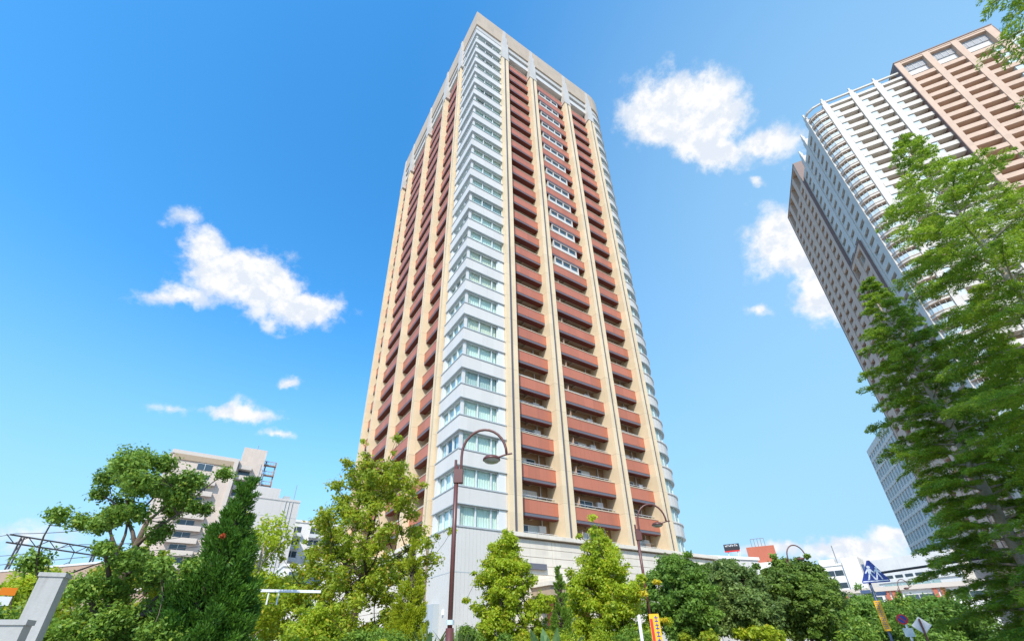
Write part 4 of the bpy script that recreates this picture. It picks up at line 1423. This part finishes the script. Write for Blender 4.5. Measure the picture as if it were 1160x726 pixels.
def redwood(base, height, width, label, leaves=90000, trunk_r=0.2, seed=0, lo=0.08, group=None, n_br=110, size=0.10, bare=0.24):
    """dawn redwood: straight trunk, tiers of level branches carrying flat feathery sprays"""
    global RNG
    RNG = np.random.default_rng(500 + seed)
    base = Vector(base); bx, by, bz = base
    t = thing('redwood_tree', base, label, 'tree', group)
    b = MB()
    zs_ = np.linspace(0, 1, 12)
    b.tube([(bx + 0.05 * math.sin(z * 9 + seed), by + 0.05 * math.cos(z * 7), bz - 0.1 + z * height * 0.98) for z in zs_], [trunk_r * (1.35 if i == 0 else 1) * (1 - z) ** 0.85 + 0.015 for i, z in enumerate(zs_)], 0, 10)
    C_, A_, B_ = [], [], []
    segs = []
    for i in range(n_br):
        s = lo + (1 - lo) * (i + RNG.random() * 0.8) / n_br
        a = i * 2.39996 + RNG.random() * 0.7
        L = width * (0.25 + 0.75 * (1 - s) ** 0.75) * (0.6 + 0.5 * RNG.random()) * min(1.0, 0.22 + 3.2 * (1 - s))
        o_ = np.array([bx, by, bz + s * height])
        rise = 0.05 + 0.45 * s
        d = np.array([math.cos(a), math.sin(a), 0.0])
        tip = o_ + d * L + np.array([0, 0, L * (rise - 0.22)])
        mid = o_ + d * L * 0.5 + np.array([0, 0, L * rise * 0.75])
        path = [tuple((1 - u) ** 2 * o_ + 2 * u * (1 - u) * mid + u * u * tip) for u in np.linspace(0, 1, 6)]
        r0 = max(0.018, trunk_r * 0.22 * (1 - s) + 0.012)
        b.tube(path, [r0 * (1 - 0.8 * k / 5) + 0.004 for k in range(6)], 0, 5)
        P = np.array(path)
        ns = max(5, int(L * 6.0))
        for j in range(ns):
            u = bare + (1 - bare) * (j + RNG.random()) / ns
            f = u * 5; k = min(4, int(f)); q = P[k] + (P[k + 1] - P[k]) * (f - k)
            tang = unit(P[k + 1] - P[k])
            side = unit(np.cross(tang, [0, 0, 1])) * (1 if j % 2 else -1)
            sl = (0.30 + 0.55 * RNG.random()) * (1.15 - 0.55 * u) * min(1.3, 0.5 + L * 0.35)
            sd = unit(tang * 0.75 + side * 0.9 + np.array([0, 0, RNG.normal() * 0.22 + 0.05]))
            segs.append((q, sd, sl))
    b.build('trunk', 'bark_red', t, smooth=True)
    tot = sum(s_[2] for s_ in segs)
    for (q, sd, sl) in segs:
        n = max(8, int(leaves * sl / tot))
        u = RNG.random((n, 1))
        lat = unit(np.cross(sd, np.array([0, 0, 1.0]) + RNG.normal(size=3) * 0.35))
        upv = np.cross(lat, sd)
        sgn = np.where(RNG.random((n, 1)) > 0.5, 1.0, -1.0)
        w = sl * 0.42 * np.sin(np.pi * np.clip(u * 0.85 + 0.12, 0, 1))
        pos = q + sd * u * sl + lat * sgn * w * RNG.random((n, 1)) + upv * RNG.normal(size=(n, 1)) * 0.035 - np.array([0, 0, 1.0]) * u ** 2 * sl * 0.22
        ax = unit(sd * 0.9 + lat * sgn * 0.75 + RNG.normal(size=(n, 3)) * 0.3 + np.array([0, 0, -0.12]))
        ay = unit(np.cross(ax, upv + RNG.normal(size=(n, 3)) * 0.5))
        s = size * (0.55 + 0.8 * RNG.random((n, 1)))
        C_.append(pos); A_.append(ax * s); B_.append(ay * s * 0.26)
    quads_object('crown', np.concatenate(C_), np.concatenate(A_), np.concatenate(B_), 'leaf_redwood', t)
    return t


def ground_at(x, y, D):
    p = at(x, y, D); return (p.x, p.y, 0.0)


def top_at(x, y, D):
    return at(x, y, D).z


# --- left group
broadleaf('pruned_tree', ground_at(140, 655, 11.0), top_at(185, 524, 11.0) + 0.05, 1.62, 0.14, 'gnarled pruned tree with thick pale limbs and separate leaf clumps at the lower left', 'leaf_mid',
          n_clump=95, leaves=80000, size=0.032, trunk_r=0.15, clump_r=0.25, n_limb=14, open_=0.56, sprig=0.0, seed=1, flat=0.8, shell=0.35, bark='bark',
          shape=lambda s: 0.55 + 0.45 * math.sin(math.pi * min(1, s * 0.8 + 0.1)))
cone_t = conifer('cone_conifer', ground_at(236, 705, 10.3), top_at(268, 531, 10.3), 1.0, 'dense dark green cone shaped conifer left of the grey office block', 'leaf_cone', 120000, 0.042, 0.11, 0.03, 2, puffs=300, power=0.8)
def accent(name, centre, r, n, size, leaf, parent, flat=0.7):
    c, ax, ay = leaves_in([np.array(centre)], [r], [n], flat, size, 0.5, 0.2)
    quads_object(name, c, ax, ay, leaf, parent)


accent('rust_twig', at(252, 607, 9.8), 0.06, 90, 0.03, 'leaf_rust', cone_t)
broadleaf('thin_tree', ground_at(280, 690, 17.0), top_at(300, 588, 17.0), 1.7, 0.42, 'thin airy tree with a bare brown trunk beside the dark conifer', 'leaf_lime',
          n_clump=34, leaves=9000, size=0.06, trunk_r=0.09, clump_r=0.45, n_limb=7, open_=0.55, seed=3, bark='bark_red')
broadleaf('broadleaf_tree', ground_at(402, 700, 16.5), top_at(405, 522, 16.5), 2.5, 0.16, 'big loose olive green tree in front of the left side of the tower', 'leaf_olive',
          n_clump=170, leaves=42000, size=0.058, trunk_r=0.15, clump_r=0.36, n_limb=16, open_=0.58, sprig=0.5, seed=4, bark='bark_dark', shell=0.35,
          shape=lambda s: (0.75 + 0.35 * s) if s < 0.45 else max(0.05, 0.95 - 1.2 * (s - 0.45) ** 1.35))
conifer('golden_conifer', ground_at(463, 700, 14.5), top_at(466, 606, 14.5), 0.78, 'small golden green conifer beside the white corner of the tower', 'leaf_gold', 80000, 0.045, 0.06, 0.0, 5, puffs=260, power=0.75)
broadleaf('ornamental_tree', ground_at(575, 715, 17.0), top_at(578, 601, 17.0), 1.42, 0.17, 'bright lime green tree standing just right of the nearest street lamp', 'leaf_lime',
          n_clump=120, leaves=40000, size=0.050, trunk_r=0.085, clump_r=0.27, n_limb=14, open_=0.55, sprig=0.5, seed=6, bark='bark_dark',
          shape=lambda s: (0.8 + 0.4 * s) if s < 0.4 else max(0.06, 0.96 - 1.45 * (s - 0.4) ** 1.1))
conifer('slim_conifer', ground_at(637, 715, 16.5), top_at(636, 637, 16.5), 0.52, 'slim spire shaped conifer between the two lime green trees', 'leaf_mid', 45000, 0.042, 0.05, 0.0, 7, puffs=160, power=0.7)
lime_t = broadleaf('ornamental_tree', ground_at(690, 715, 18.5), top_at(682, 597, 18.5), 1.78, 0.13, 'bushy lime green tree just left of the second street lamp', 'leaf_lime',
          n_clump=150, leaves=54000, size=0.054, trunk_r=0.10, clump_r=0.31, n_limb=14, open_=0.55, sprig=0.5, seed=8, bark='bark_dark',
          shape=lambda s: (0.85 + 0.4 * s) if s < 0.35 else max(0.06, 0.98 - 1.35 * (s - 0.35) ** 1.05))
for (x, y, r_) in ((744, 659, 0.16), (728, 672, 0.2), (752, 702, 0.14)):
    accent('yellow_sprig', at(x, y, 17.6), r_, 260, 0.045, 'leaf_yellow', lime_t, 0.45)
# --- dark round trees along the street
DG = 'dark street trees beyond the tower'
broadleaf('street_tree', ground_at(779, 715, 26), top_at(765, 628, 26), 1.85, 0.33, 'dark green round tree just right of the second street lamp', 'leaf_green',
          n_clump=150, leaves=60000, size=0.075, trunk_r=0.14, clump_r=0.36, open_=0.52, sprig=0.08, seed=9, bark='bark_dark', group=DG)
broadleaf('street_tree', ground_at(842, 715, 30), top_at(838, 631, 30), 2.05, 0.33, 'darkest green round tree under the black rooftop board', 'leaf_dark',
          n_clump=150, leaves=60000, size=0.085, trunk_r=0.15, clump_r=0.40, open_=0.52, sprig=0.08, seed=10, bark='bark_dark', group=DG)
broadleaf('street_tree', ground_at(914, 715, 34), top_at(905, 632, 34), 2.6, 0.34, 'broad dark green tree on several stems under the third street lamp', 'leaf_forest',
          n_clump=200, leaves=75000, size=0.095, trunk_r=0.15, clump_r=0.44, open_=0.50, sprig=0.08, seed=11, bark='bark_dark', stems=3, group=DG)
# --- lighter trees far down the street
LG = 'pale green trees far down the street'
for i, (x, y, D_, w, lbl) in enumerate(((985, 676, 56, 3.6, 'pale green far tree behind the pole of the crossing sign'), (1035, 679, 60, 3.6, 'pale green far tree behind the round no parking sign'),
                                        (1078, 676, 52, 3.2, 'pale green far tree nearest the redwoods'), (955, 692, 46, 1.8, 'small pale green tree at the foot of the broad dark tree'))):
    broadleaf('far_tree', ground_at(x, 715, D_), top_at(x, y, D_), w, 0.15, lbl, 'leaf_mid' if i % 2 else 'leaf_green', n_clump=110, leaves=30000, size=0.12, trunk_r=0.12, clump_r=0.8, sprig=0.1, seed=20 + i, bark='bark_dark', group=LG)
for i, (x, y, D_, w, lf, lbl) in enumerate(((120, 622, 24, 2.6, 'leaf_olive', 'yellowish bushy tree behind the pruned tree'), (12, 650, 16, 1.4, 'leaf_lime', 'light green young tree at the left edge beside the concrete posts'),
                                           (318, 655, 28, 2.4, 'leaf_mid', 'mid green round tree behind the white pergola beam'), (352, 692, 13.5, 0.8, 'leaf_lime', 'low layered lime shrub tree in front of the pergola beam'))):
    broadleaf('garden_tree', ground_at(x, 715, D_), top_at(x, y, D_), w, 0.12, lbl, lf, n_clump=100, leaves=36000, size=0.042 if D_ < 20 else 0.075, trunk_r=0.07, clump_r=0.30, seed=30 + i, bark='bark_dark', open_=0.3)
# --- tall dawn redwoods on the right
RG = 'tall redwood trees on the right'
redwood((20 * math.sin(R(56.25)), 20 * math.cos(R(56.25)), 0), 19.6, 4.1, 'tall feathery redwood whose bare upper trunk shows against the right tower', 340000, 0.22, 1, 0.06, RG, 160, 0.050, 0.32)
redwood((24 * math.sin(R(47.0)), 24 * math.cos(R(47.0)), 0), 16.6, 3.3, 'feathery redwood farthest left of the tall row on the right', 300000, 0.22, 2, 0.04, RG, 150, 0.058)
redwood((13.6 * math.sin(R(72.3)), 13.6 * math.cos(R(72.3)), 0), 17.6, 3.9, 'feathery redwood at the right edge of the picture, nearest of the tall row', 340000, 0.22, 3, 0.06, RG, 160, 0.042)
redwood((27 * math.sin(R(53.0)), 27 * math.cos(R(53.0)), 0), 13.0, 3.6, 'shorter shady redwood standing behind the others of the tall row', 120000, 0.2, 4, 0.04, RG, 100, 0.08)

# ================================================================ SHRUBS AND SMALL PLANTS
def shrub(x, D_, h, w, label, leaf, seed, leaves=12000, size=0.036):
    global RNG
    RNG = np.random.default_rng(700 + seed)
    p = ground_at(x, 715, D_)
    t = thing('shrub', p, label, 'shrub')
    b = MB(); cs, rs = [], []
    for i in range(14):
        a = RNG.random() * 6.28; q = RNG.random() ** 0.5 * w
        c = np.array([p[0] + math.cos(a) * q, p[1] + math.sin(a) * q, h * (0.35 + 0.5 * RNG.random())])
        cs.append(c); rs.append(0.32 * w * (0.7 + 0.6 * RNG.random()))
        b.tube([(p[0] + math.cos(a) * 0.05, p[1] + math.sin(a) * 0.05, -0.03), tuple(c)], [0.02, 0.006], 0, 5)
    b.build('stem', 'bark_dark', t)
    c, ax, ay = leaves_in(cs, rs, [leaves // 14] * 14, 0.8, size, 0.5, 0.4)
    quads_object('foliage', c, ax, ay, leaf, t)


shrub(420, 13.0, 2.15, 0.9, 'dark green shrub under the big olive tree', 'leaf_mid', 1, 16000)
shrub(372, 12.5, 1.8, 0.6, 'lime shrub left of the dark one under the big olive tree', 'leaf_lime', 2)
shrub(448, 12.0, 1.95, 0.5, 'pale shrub at the foot of the golden conifer', 'leaf_gold', 3)
shrub(545, 15.0, 2.25, 0.8, 'green shrub at the foot of the first lime tree, left side', 'leaf_mid', 4)
shrub(660, 16.0, 2.05, 0.9, 'yellow green shrub between the slim conifer and the wide lime tree', 'leaf_lime', 5)
shrub(600, 16.5, 2.35, 0.7, 'leafy shrub at the foot of the first lime tree, right side', 'leaf_olive', 6)
shrub(715, 17.0, 2.2, 0.9, 'dark shrub under the wide lime tree beside the second lamp', 'leaf_mid', 7)
shrub(800, 25.0, 2.1, 1.0, 'yellowish hedge shrub under the first dark street tree', 'leaf_olive', 8, 6000, 0.09)
shrub(868, 29.0, 2.2, 1.2, 'pale hedge shrub between the dark street trees', 'leaf_lime', 9, 6000, 0.1)
shrub(940, 33.0, 2.6, 1.4, 'hedge shrub right of the broad dark street tree', 'leaf_mid', 10, 6000, 0.11)
shrub(90, 10.0, 1.85, 0.7, 'lime shrub below the pruned tree', 'leaf_lime', 11, 7000)
shrub(180, 10.0, 1.7, 0.8, 'dark shrub at the foot of the pruned tree', 'leaf_cone', 12, 7000)
shrub(5, 9.5, 2.0, 0.6, 'yellow green shrub at the left edge of the picture', 'leaf_gold', 13, 5000)

def blades(name, x, D_, n, L, w, label, leaf, cat, seed, stalk=0.0, droop=0.5, spread=0.7, h0=0.0):
    """plant of long curved blades rising from one point"""
    global RNG
    RNG = np.random.default_rng(900 + seed)
    p = ground_at(x, 715, D_)
    t = thing(name, p, label, cat)
    for i in range(n):
        a = 6.283 * i / n + RNG.random() * 0.8
        sp = spread * (0.4 + 0.8 * RNG.random())
        l = L * (0.7 + 0.5 * RNG.random())
        b = MB(); k = 8
        d = np.array([math.cos(a), math.sin(a), 0]); sd = np.array([-math.sin(a), math.cos(a), 0])
        prev = None
        for j in range(k + 1):
            f = j / k
            c = np.array(p) + d * l * sp * f + np.array([0, 0, h0 + l * (f - droop * sp * f * f)])
            ww = w * math.sin(math.pi * min(1, (max(0, f - stalk) / (1 - stalk)) * 0.93 + 0.04)) if f >= stalk else 0.02
            cur = (c - sd * ww + np.array([0, 0, ww * 0.25]), c, c + sd * ww + np.array([0, 0, ww * 0.25]))
            if prev:
                b.quad([prev[0], prev[1], cur[1], cur[0]]); b.quad([prev[1], prev[2], cur[2], cur[1]])
            prev = cur
        b.build('leaf', leaf, t)


blades('banana_plant', 622, 13.5, 12, 2.3, 0.14, 'broad leaved banana plant below the slim conifer', 'leaf_banana', 'plant', 1, 0.40, 0.55, 0.42)
blades('banana_plant', 470, 11.0, 8, 1.9, 0.16, 'broad leaved plant in front of the golden conifer', 'leaf_banana', 'plant', 2, 0.35, 0.5, 0.4)
blades('yucca_plant', 488, 11.5, 26, 1.0, 0.03, 'spiky yucca left of the nearest lamp post', 'leaf_grass', 'plant', 3, 0.0, 0.35, 0.7, 1.05)
blades('yucca_plant', 520, 11.8, 26, 1.0, 0.03, 'spiky yucca right of the nearest lamp post', 'leaf_grass', 'plant', 4, 0.0, 0.35, 0.7, 1.0)
blades('yucca_plant', 737, 13.0, 16, 1.4, 0.04, 'arching strap leaved plant beside the orange marker post', 'leaf_banana', 'plant', 5, 0.0, 0.5, 0.6, 0.5)

# ================================================================ STREET LAMPS
def lamp(px, D_, face_az, h, label):
    r_ = ray(*px); q = r_ * D_ / math.hypot(r_[0], r_[1])
    x, y = q[0], q[1]
    t = thing('street_lamp', (x, y, 0), label, 'street lamp', 'brown arched street lamps')
    f = Fr((x, y), (math.sin(R(face_az)), math.cos(R(face_az))), (math.cos(R(face_az)), -math.sin(R(face_az))))
    j = h - 1.22                                                   # height of the joint
    b = MB(); b.tube([f.p(0, 0, 0), f.p(0, 0, 1.9)], 0.085, 0, 12); b.tube([f.p(0, 0, 1.9), f.p(0, 0, j + 0.25)], 0.052, 0, 12); b.lathe((x, y, 0), [(0.16, 0), (0.16, 0.08), (0.09, 0.14)], 0, 12)
    b.build('pole', 'lamp_brown', t, smooth=True)
    b = MB(); b.box(f, -0.06, 0.16, -0.07, 0.07, j - 0.18, j + 0.16); b.tube([f.p(-0.03, 0, j), f.p(-0.03, 0, j + 0.42)], 0.035, 0, 8); b.build('bracket', 'lamp_brown', t)
    b = MB()
    pts = [f.p(0.11, 0, j - 0.2), f.p(0.11, 0, j + 0.30), f.p(0.11, 0, j + 0.50)]
    cx, rx, rz_ = 0.11 + 0.57, 0.57, 0.70
    for i in range(1, 15):
        a = math.pi - math.pi * 1.0 * i / 14
        pts.append(f.p(cx + rx * math.cos(a), 0, j + 0.52 + rz_ * math.sin(a)))
    b.tube(pts, 0.034, 0, 10); b.build('arch', 'lamp_brown', t, smooth=True)
    ex, ez = cx + rx, j + 0.52
    b = MB(); b.tube([f.p(ex + 0.14, 0, ez + 0.02), f.p(ex, 0, ez), f.p(ex - 0.22, 0, ez - 0.07)], 0.026, 0, 8); b.build('arm', 'lamp_brown', t)
    hx = ex - 0.38
    c = f.p(hx, 0, ez - 0.13)
    b = MB(); b.lathe(c, [(0.0, 0.11), (0.09, 0.105), (0.17, 0.075), (0.215, 0.025), (0.22, -0.015), (0.20, -0.022)], 0, 20)
    hdp = b.build('lamp_head', 'lamp_brown', t, smooth=True)
    b = MB(); b.lathe(c, [(0.20, -0.022), (0.17, -0.06), (0.09, -0.085), (0.0, -0.09)], 0, 20); b.build('lamp_glass', 'lamp_glass', hdp, smooth=True)
    b = MB(); b.tube([f.p(0.0, 0, 1.96), f.p(0, 0, 2.05)], 0.087, 0, 12); b.build('collar', 'pale_glass', t)
    return t


lamp((510, 700), 10.65, 93, 6.42, 'brown arched street lamp in front of the white tower corner, nearest of all')
lamp((724, 620), 18.8, 90, 6.42, 'brown arched street lamp between the lime trees and the dark trees')
lamp((893, 640), 33.0, 88, 6.5, 'brown arched street lamp rising out of the broad dark tree')
lamp((1027, 690), 60.0, 86, 6.3, 'farthest arched street lamp, small, in front of the white building')

# ================================================================ SIGNS
def disc(b, f, u, z, r_, n0, n1, m, k=24):
    vo = len(b.v)
    for n_ in (n0, n1):
        for i in range(k):
            a = 2 * math.pi * i / k
            b.v.append(f.p(u + r_ * math.cos(a), n_, z + r_ * math.sin(a)))
    b.f.append(tuple(vo + k + i for i in range(k))); b.m.append(m)
    b.f.append(tuple(vo + i for i in reversed(range(k)))); b.m.append(m)
    for i in range(k):
        j = (i + 1) % k
        b.f.append((vo + i, vo + j, vo + k + j, vo + k + i)); b.m.append(m)


def plate(b, f, pts, n0, n1, m):
    vo = len(b.v); k = len(pts)
    for n_ in (n0, n1):
        b.v += [f.p(u, n_, z) for (u, z) in pts]
    b.f.append(tuple(vo + k + i for i in range(k))); b.m.append(m)
    b.f.append(tuple(vo + i for i in reversed(range(k)))); b.m.append(m)
    for i in range(k):
        j = (i + 1) % k
        b.f.append((vo + i, vo + j, vo + k + j, vo + k + i)); b.m.append(m)


def sign_frame(x, y, D_):
    p = at(x, y, D_)
    a = math.atan2(p.x, p.y)
    return p, Fr((p.x, p.y), (math.cos(a), -math.sin(a)), (-math.sin(a), -math.cos(a)))


# blue crossing sign on a tall pole with a yellow lettered banner
cp, CF = sign_frame(993, 660, 27)
cs = thing('crossing_sign', (cp.x, cp.y, 0), 'blue triangular crossing sign with white walking figures on a tall pole', 'road sign')
zc = at(993, 647, 27).z
b = MB(); b.tube([CF.p(-0.25, -0.05, 0), CF.p(-0.25, -0.05, zc + 0.35)], 0.055, 0, 10); b.build('pole', 'pole_blue', cs, smooth=True)
b = MB(); plate(b, CF, [(-0.50, zc - 0.45), (0.50, zc - 0.45), (0.51, zc - 0.38), (0.05, zc + 0.48), (-0.05, zc + 0.48), (-0.51, zc - 0.38)], 0.03, 0.06, 0)
pl_ = b.build('plate', 'sign_blue', cs)
b = MB()
plate(b, CF, [(-0.47, zc - 0.40), (0.47, zc - 0.40), (0.45, zc - 0.36), (-0.45, zc - 0.36)], 0.06, 0.066, 0)
for (u, s) in ((-0.10, 1.0), (0.17, 0.78)):
    disc(b, CF, u + 0.02 * s, zc + 0.20 * s - 0.03 * (1 - s), 0.065 * s, 0.06, 0.067, 0, 14)
    zt_, zm, zb_ = zc + 0.13 * s - 0.03 * (1 - s), zc - 0.08, zc - 0.33
    plate(b, CF, [(u - 0.06 * s, zt_), (u - 0.05 * s, zm), (u + 0.05 * s, zm), (u + 0.07 * s, zt_)], 0.06, 0.068, 0)
    plate(b, CF, [(u - 0.05 * s, zm), (u - 0.16 * s, zb_), (u - 0.09 * s, zb_), (u + 0.0 * s, zm)], 0.06, 0.067, 0)
    plate(b, CF, [(u + 0.0 * s, zm), (u + 0.10 * s, zb_), (u + 0.17 * s, zb_), (u + 0.05 * s, zm)], 0.06, 0.0665, 0)
    plate(b, CF, [(u + 0.06 * s, zt_), (u + 0.19 * s, zm + 0.03), (u + 0.16 * s, zm), (u + 0.03 * s, zt_ - 0.06)], 0.06, 0.0675, 0)
    plate(b, CF, [(u - 0.06 * s, zt_), (u - 0.18 * s, zm + 0.05), (u - 0.15 * s, zm + 0.02), (u - 0.03 * s, zt_ - 0.06)], 0.06, 0.0675, 0)
b.build('walking_figures', 'sign_white', pl_)
b = MB(); zb2 = at(1000, 692, 27).z
b.box(CF, -0.37, -0.13, 0.02, 0.05, zb2 - 0.75, zb2 + 0.42, 0)
bn_ = b.build('banner', 'sign_yellow', cs)
b = MB()
for i in range(7):                                                  # small dark characters down the banner
    z = zb2 + 0.30 - i * 0.155
    b.box(CF, -0.34, -0.18, 0.05, 0.056, z + 0.05, z + 0.07); b.box(CF, -0.34, -0.18, 0.05, 0.056, z - 0.03, z - 0.01); b.box(CF, -0.27, -0.245, 0.05, 0.057, z - 0.05, z + 0.09)
    b.box(CF, -0.33 if i % 2 else -0.21, -0.31 if i % 2 else -0.19, 0.05, 0.0575, z - 0.05, z + 0.05)
b.build('lettering', 'viaduct_brown', bn_)
b = MB(); b.box(CF, -0.70, -0.32, -0.1, 0.1, zc - 0.85, zc - 0.72, 0); b.box(CF, -0.18, 0.2, -0.1, 0.1, zc - 0.95, zc - 0.82, 0); b.build('flood_light', 'pole_blue', cs)
b = MB(); b.tube([CF.p(0.3, -0.2, zc - 0.05), CF.p(6.5, -1.0, zc + 0.45)], 0.05, 0, 8)
b.build('span_arm', 'steel_dark', cs)

np_, NF_ = sign_frame(1022, 701, 27)
ns_ = thing('no_parking_sign', (np_.x, np_.y, 0), 'round red and blue no parking sign on a pale pole', 'road sign')
b = MB(); b.tube([NF_.p(0.05, -0.04, 0), NF_.p(0.05, -0.04, np_.z + 0.1)], 0.045, 0, 8); b.build('pole', 'sign_white', ns_)
b = MB(); disc(b, NF_, 0, np_.z, 0.20, 0.0, 0.02, 0); disc(b, NF_, 0, np_.z, 0.14, 0.02, 0.026, 1)
plate(b, NF_, [(-0.12, np_.z + 0.085), (-0.085, np_.z + 0.12), (0.12, np_.z - 0.085), (0.085, np_.z - 0.12)], 0.026, 0.03, 0)
b.build('plate', ['sign_red', 'sign_blue'], ns_)
b = MB(); b.box(NF_, -0.12, 0.22, 0.0, 0.03, np_.z - 0.65, np_.z - 0.33); b.build('lower_plate', 'pale_glass', ns_)

dp, DF_ = sign_frame(1044, 708, 22)
ds = thing('warning_sign', (dp.x, dp.y, 0), 'blank grey back of a diamond shaped road sign', 'road sign')
b = MB(); b.tube([DF_.p(0, 0.05, 0), DF_.p(0, 0.05, dp.z + 0.2)], 0.03, 0, 8); b.build('pole', 'lamp_brown', ds)
b = MB(); plate(b, DF_, [(-0.27, dp.z), (0, dp.z - 0.27), (0.27, dp.z), (0, dp.z + 0.27)], -0.02, 0.0, 0); b.build('plate', 'sign_back', ds)

op, OF_ = sign_frame(742, 706, 12)
om = thing('marker_post', (op.x, op.y, 0), 'orange marker board with small blue characters at the bottom centre right', 'sign')
b = MB(); b.box(OF_, -0.11, 0.11, -0.03, 0.03, 0.55, op.z + 0.2); b.box(OF_, -0.05, 0.05, -0.02, 0.02, 0, 0.55); b.build('board', 'sign_yellow', om)
b = MB()
for i in range(6):
    z = op.z + 0.08 - i * 0.15
    b.box(OF_, 0.0, 0.08, 0.03, 0.034, z + 0.03, z + 0.05); b.box(OF_, 0.03, 0.05, 0.03, 0.035, z - 0.05, z + 0.08); b.box(OF_, 0.0, 0.08, 0.03, 0.034, z - 0.04, z - 0.02)
b.build('lettering', 'sign_blue', om)
b = MB(); b.box(OF_, -0.10, -0.04, 0.03, 0.034, 0.7, op.z + 0.1); b.build('stripe', 'sign_red', om)
pp_ = ground_at(726, 715, 13)
b = MB(); b.tube([pp_, (pp_[0], pp_[1], 2.15)], 0.04, 0, 10)
tag(b.build('pole', 'white_metal'), 'short white metal pole left of the orange marker board', 'pole')
oo, OO = sign_frame(8, 672, 13)
og = thing('notice_board', (oo.x, oo.y, 0), 'orange notice board over a white panel at the lower left edge', 'sign')
b = MB(); b.box(OO, -0.11, 0.11, -0.02, 0.02, oo.z - 0.03, oo.z + 0.10, 0); b.box(OO, -0.14, 0.09, -0.02, 0.02, oo.z - 0.2, oo.z - 0.05, 1); b.build('board', ['sign_orange', 'sign_white'], og)
b = MB(); b.tube([OO.p(0, -0.04, 0), OO.p(0, -0.04, oo.z + 0.05)], 0.02, 0, 8); b.build('pole', 'pole_grey', og)

# ================================================================ PERGOLA AND CONCRETE POSTS
def conc_post(x, D_, zt, w, d, az, label):
    p = ground_at(x, 715, D_)
    f = Fr((p[0], p[1]), (math.sin(R(az)), math.cos(R(az))), (math.sin(R(az + 90)), math.cos(R(az + 90))))
    t = thing('concrete_post', p, label, 'post', 'concrete posts of the garden')
    b = MB(); b.box(f, -w / 2, w / 2, -d / 2, d / 2, 0, zt - 0.05); b.build('shaft', 'concrete', t)
    b = MB(); b.box(f, -w / 2 - 0.015, w / 2 + 0.015, -d / 2 - 0.015, d / 2 + 0.015, zt - 0.05, zt); b.build('cap', 'concrete', t)
    return t, f


conc_post(34, 9.0, top_at(55, 649, 9.0), 0.25, 0.25, 62, 'tall square concrete post at the lower left, the higher of the near pair')
conc_post(12, 7.4, top_at(28, 702, 7.4), 0.23, 0.23, 62, 'lower square concrete post at the left bottom corner')
pg_p = ground_at(268, 715, 12.0)
pgf = Fr((pg_p[0], pg_p[1]), (math.sin(R(66)), math.cos(R(66))), (math.sin(R(156)), math.cos(R(156))))
pg = thing('pergola', pg_p, 'grey concrete pergola post with white beams, right of the dark conifer', 'pergola')
zt = top_at(280, 667, 12.0)
b = MB(); b.box(pgf, -0.14, 0.14, -0.13, 0.13, 0, zt - 0.05); b.build('post', 'concrete', pg)
b = MB(); b.box(pgf, -0.17, 1.5, -0.035, 0.035, zt - 0.05, zt + 0.005); b.build('beam', 'white_metal', pg)
for u in (0.42, 0.62):
    b = MB(); b.box(pgf, u, u + 0.03, -0.015, 0.015, zt - 0.3, zt - 0.05); b.build('strut', 'white_metal', pg)

# low white garden walls seen between the trunks under the street trees
for i, (x, D_, w, h, lbl) in enumerate(((770, 31, 2.2, 2.3, 'pale garden wall left under the first dark street tree'), (832, 35, 1.6, 2.2, 'pale wall pillar between the first and second dark trees'), (888, 40, 5.5, 2.9, 'low white wall behind the stems of the broad dark tree'))):
    p = ground_at(x, 715, D_)
    f = Fr((p[0], p[1]), (math.sin(R(100)), math.cos(R(100))), (math.sin(R(190)), math.cos(R(190))))
    t = thing('garden_wall', p, lbl, 'wall')
    b = MB(); b.box(f, -w / 2, w / 2, -0.12, 0.12, 0, h - 0.12); b.build('panel', 'pale_concrete', t)
    b = MB(); b.box(f, -w / 2 - 0.05, w / 2 + 0.05, -0.17, 0.17, h - 0.12, h); b.build('coping', 'far_white', t)

# ================================================================ PARKED CARS
def car(s, t_, paint, label):
    x, y = rp(s, t_)
    f = Fr((x, y), (RD.x, RD.y), (RN.x, RN.y))
    t = thing('parked_car', (x, y, 0.01), label, 'car', 'cars parked down the street')
    b = MB()
    prof = [(-2.1, 0.3), (2.1, 0.3), (2.15, 0.7), (1.95, 0.98), (1.2, 1.06), (0.55, 1.72), (-1.7, 1.78), (-2.05, 1.1), (-2.15, 0.8)]
    plate(b, f, prof, -0.8, 0.8, 0); b.build('body', paint, t)
    for s_ in (-0.805, 0.805):
        b = MB(); plate(b, f, [(-1.55, 1.12), (0.9, 1.12), (0.48, 1.62), (-1.5, 1.66)], s_ - 0.004, s_ + 0.004, 0); b.build('side_window', 'dark_glass', t)
    b = MB(); b.quad([f.p(1.17, -0.7, 1.10), f.p(1.17, 0.7, 1.10), f.p(0.60, 0.66, 1.69), f.p(0.60, -0.66, 1.69)]); b.build('windscreen', 'dark_glass', t)
    for (u, n_) in ((1.3, 0.72), (1.3, -0.72), (-1.35, 0.72), (-1.35, -0.72)):
        b = MB(); b.tube([f.p(u, n_ - 0.1, 0.32), f.p(u, n_ + 0.1, 0.32)], 0.31, 0, 16); w = b.build('wheel', 'rubber', t)
        b = MB(); b.tube([f.p(u, n_ - 0.11, 0.32), f.p(u, n_ + 0.11, 0.32)], 0.18, 0, 12); b.build('rim', 'pole_grey', w)
    for n_ in (-0.6, 0.6):
        b = MB(); b.box(f, -2.2, -2.12, n_ - 0.12, n_ + 0.12, 0.8, 0.98); b.build('tail_light', 'sign_red', t)


car(38, 2.4, 'car_silver', 'silver parked car nearest, at the bottom beside the far hedge')
car(45, 2.4, 'car_white', 'white parked car just beyond the silver one')
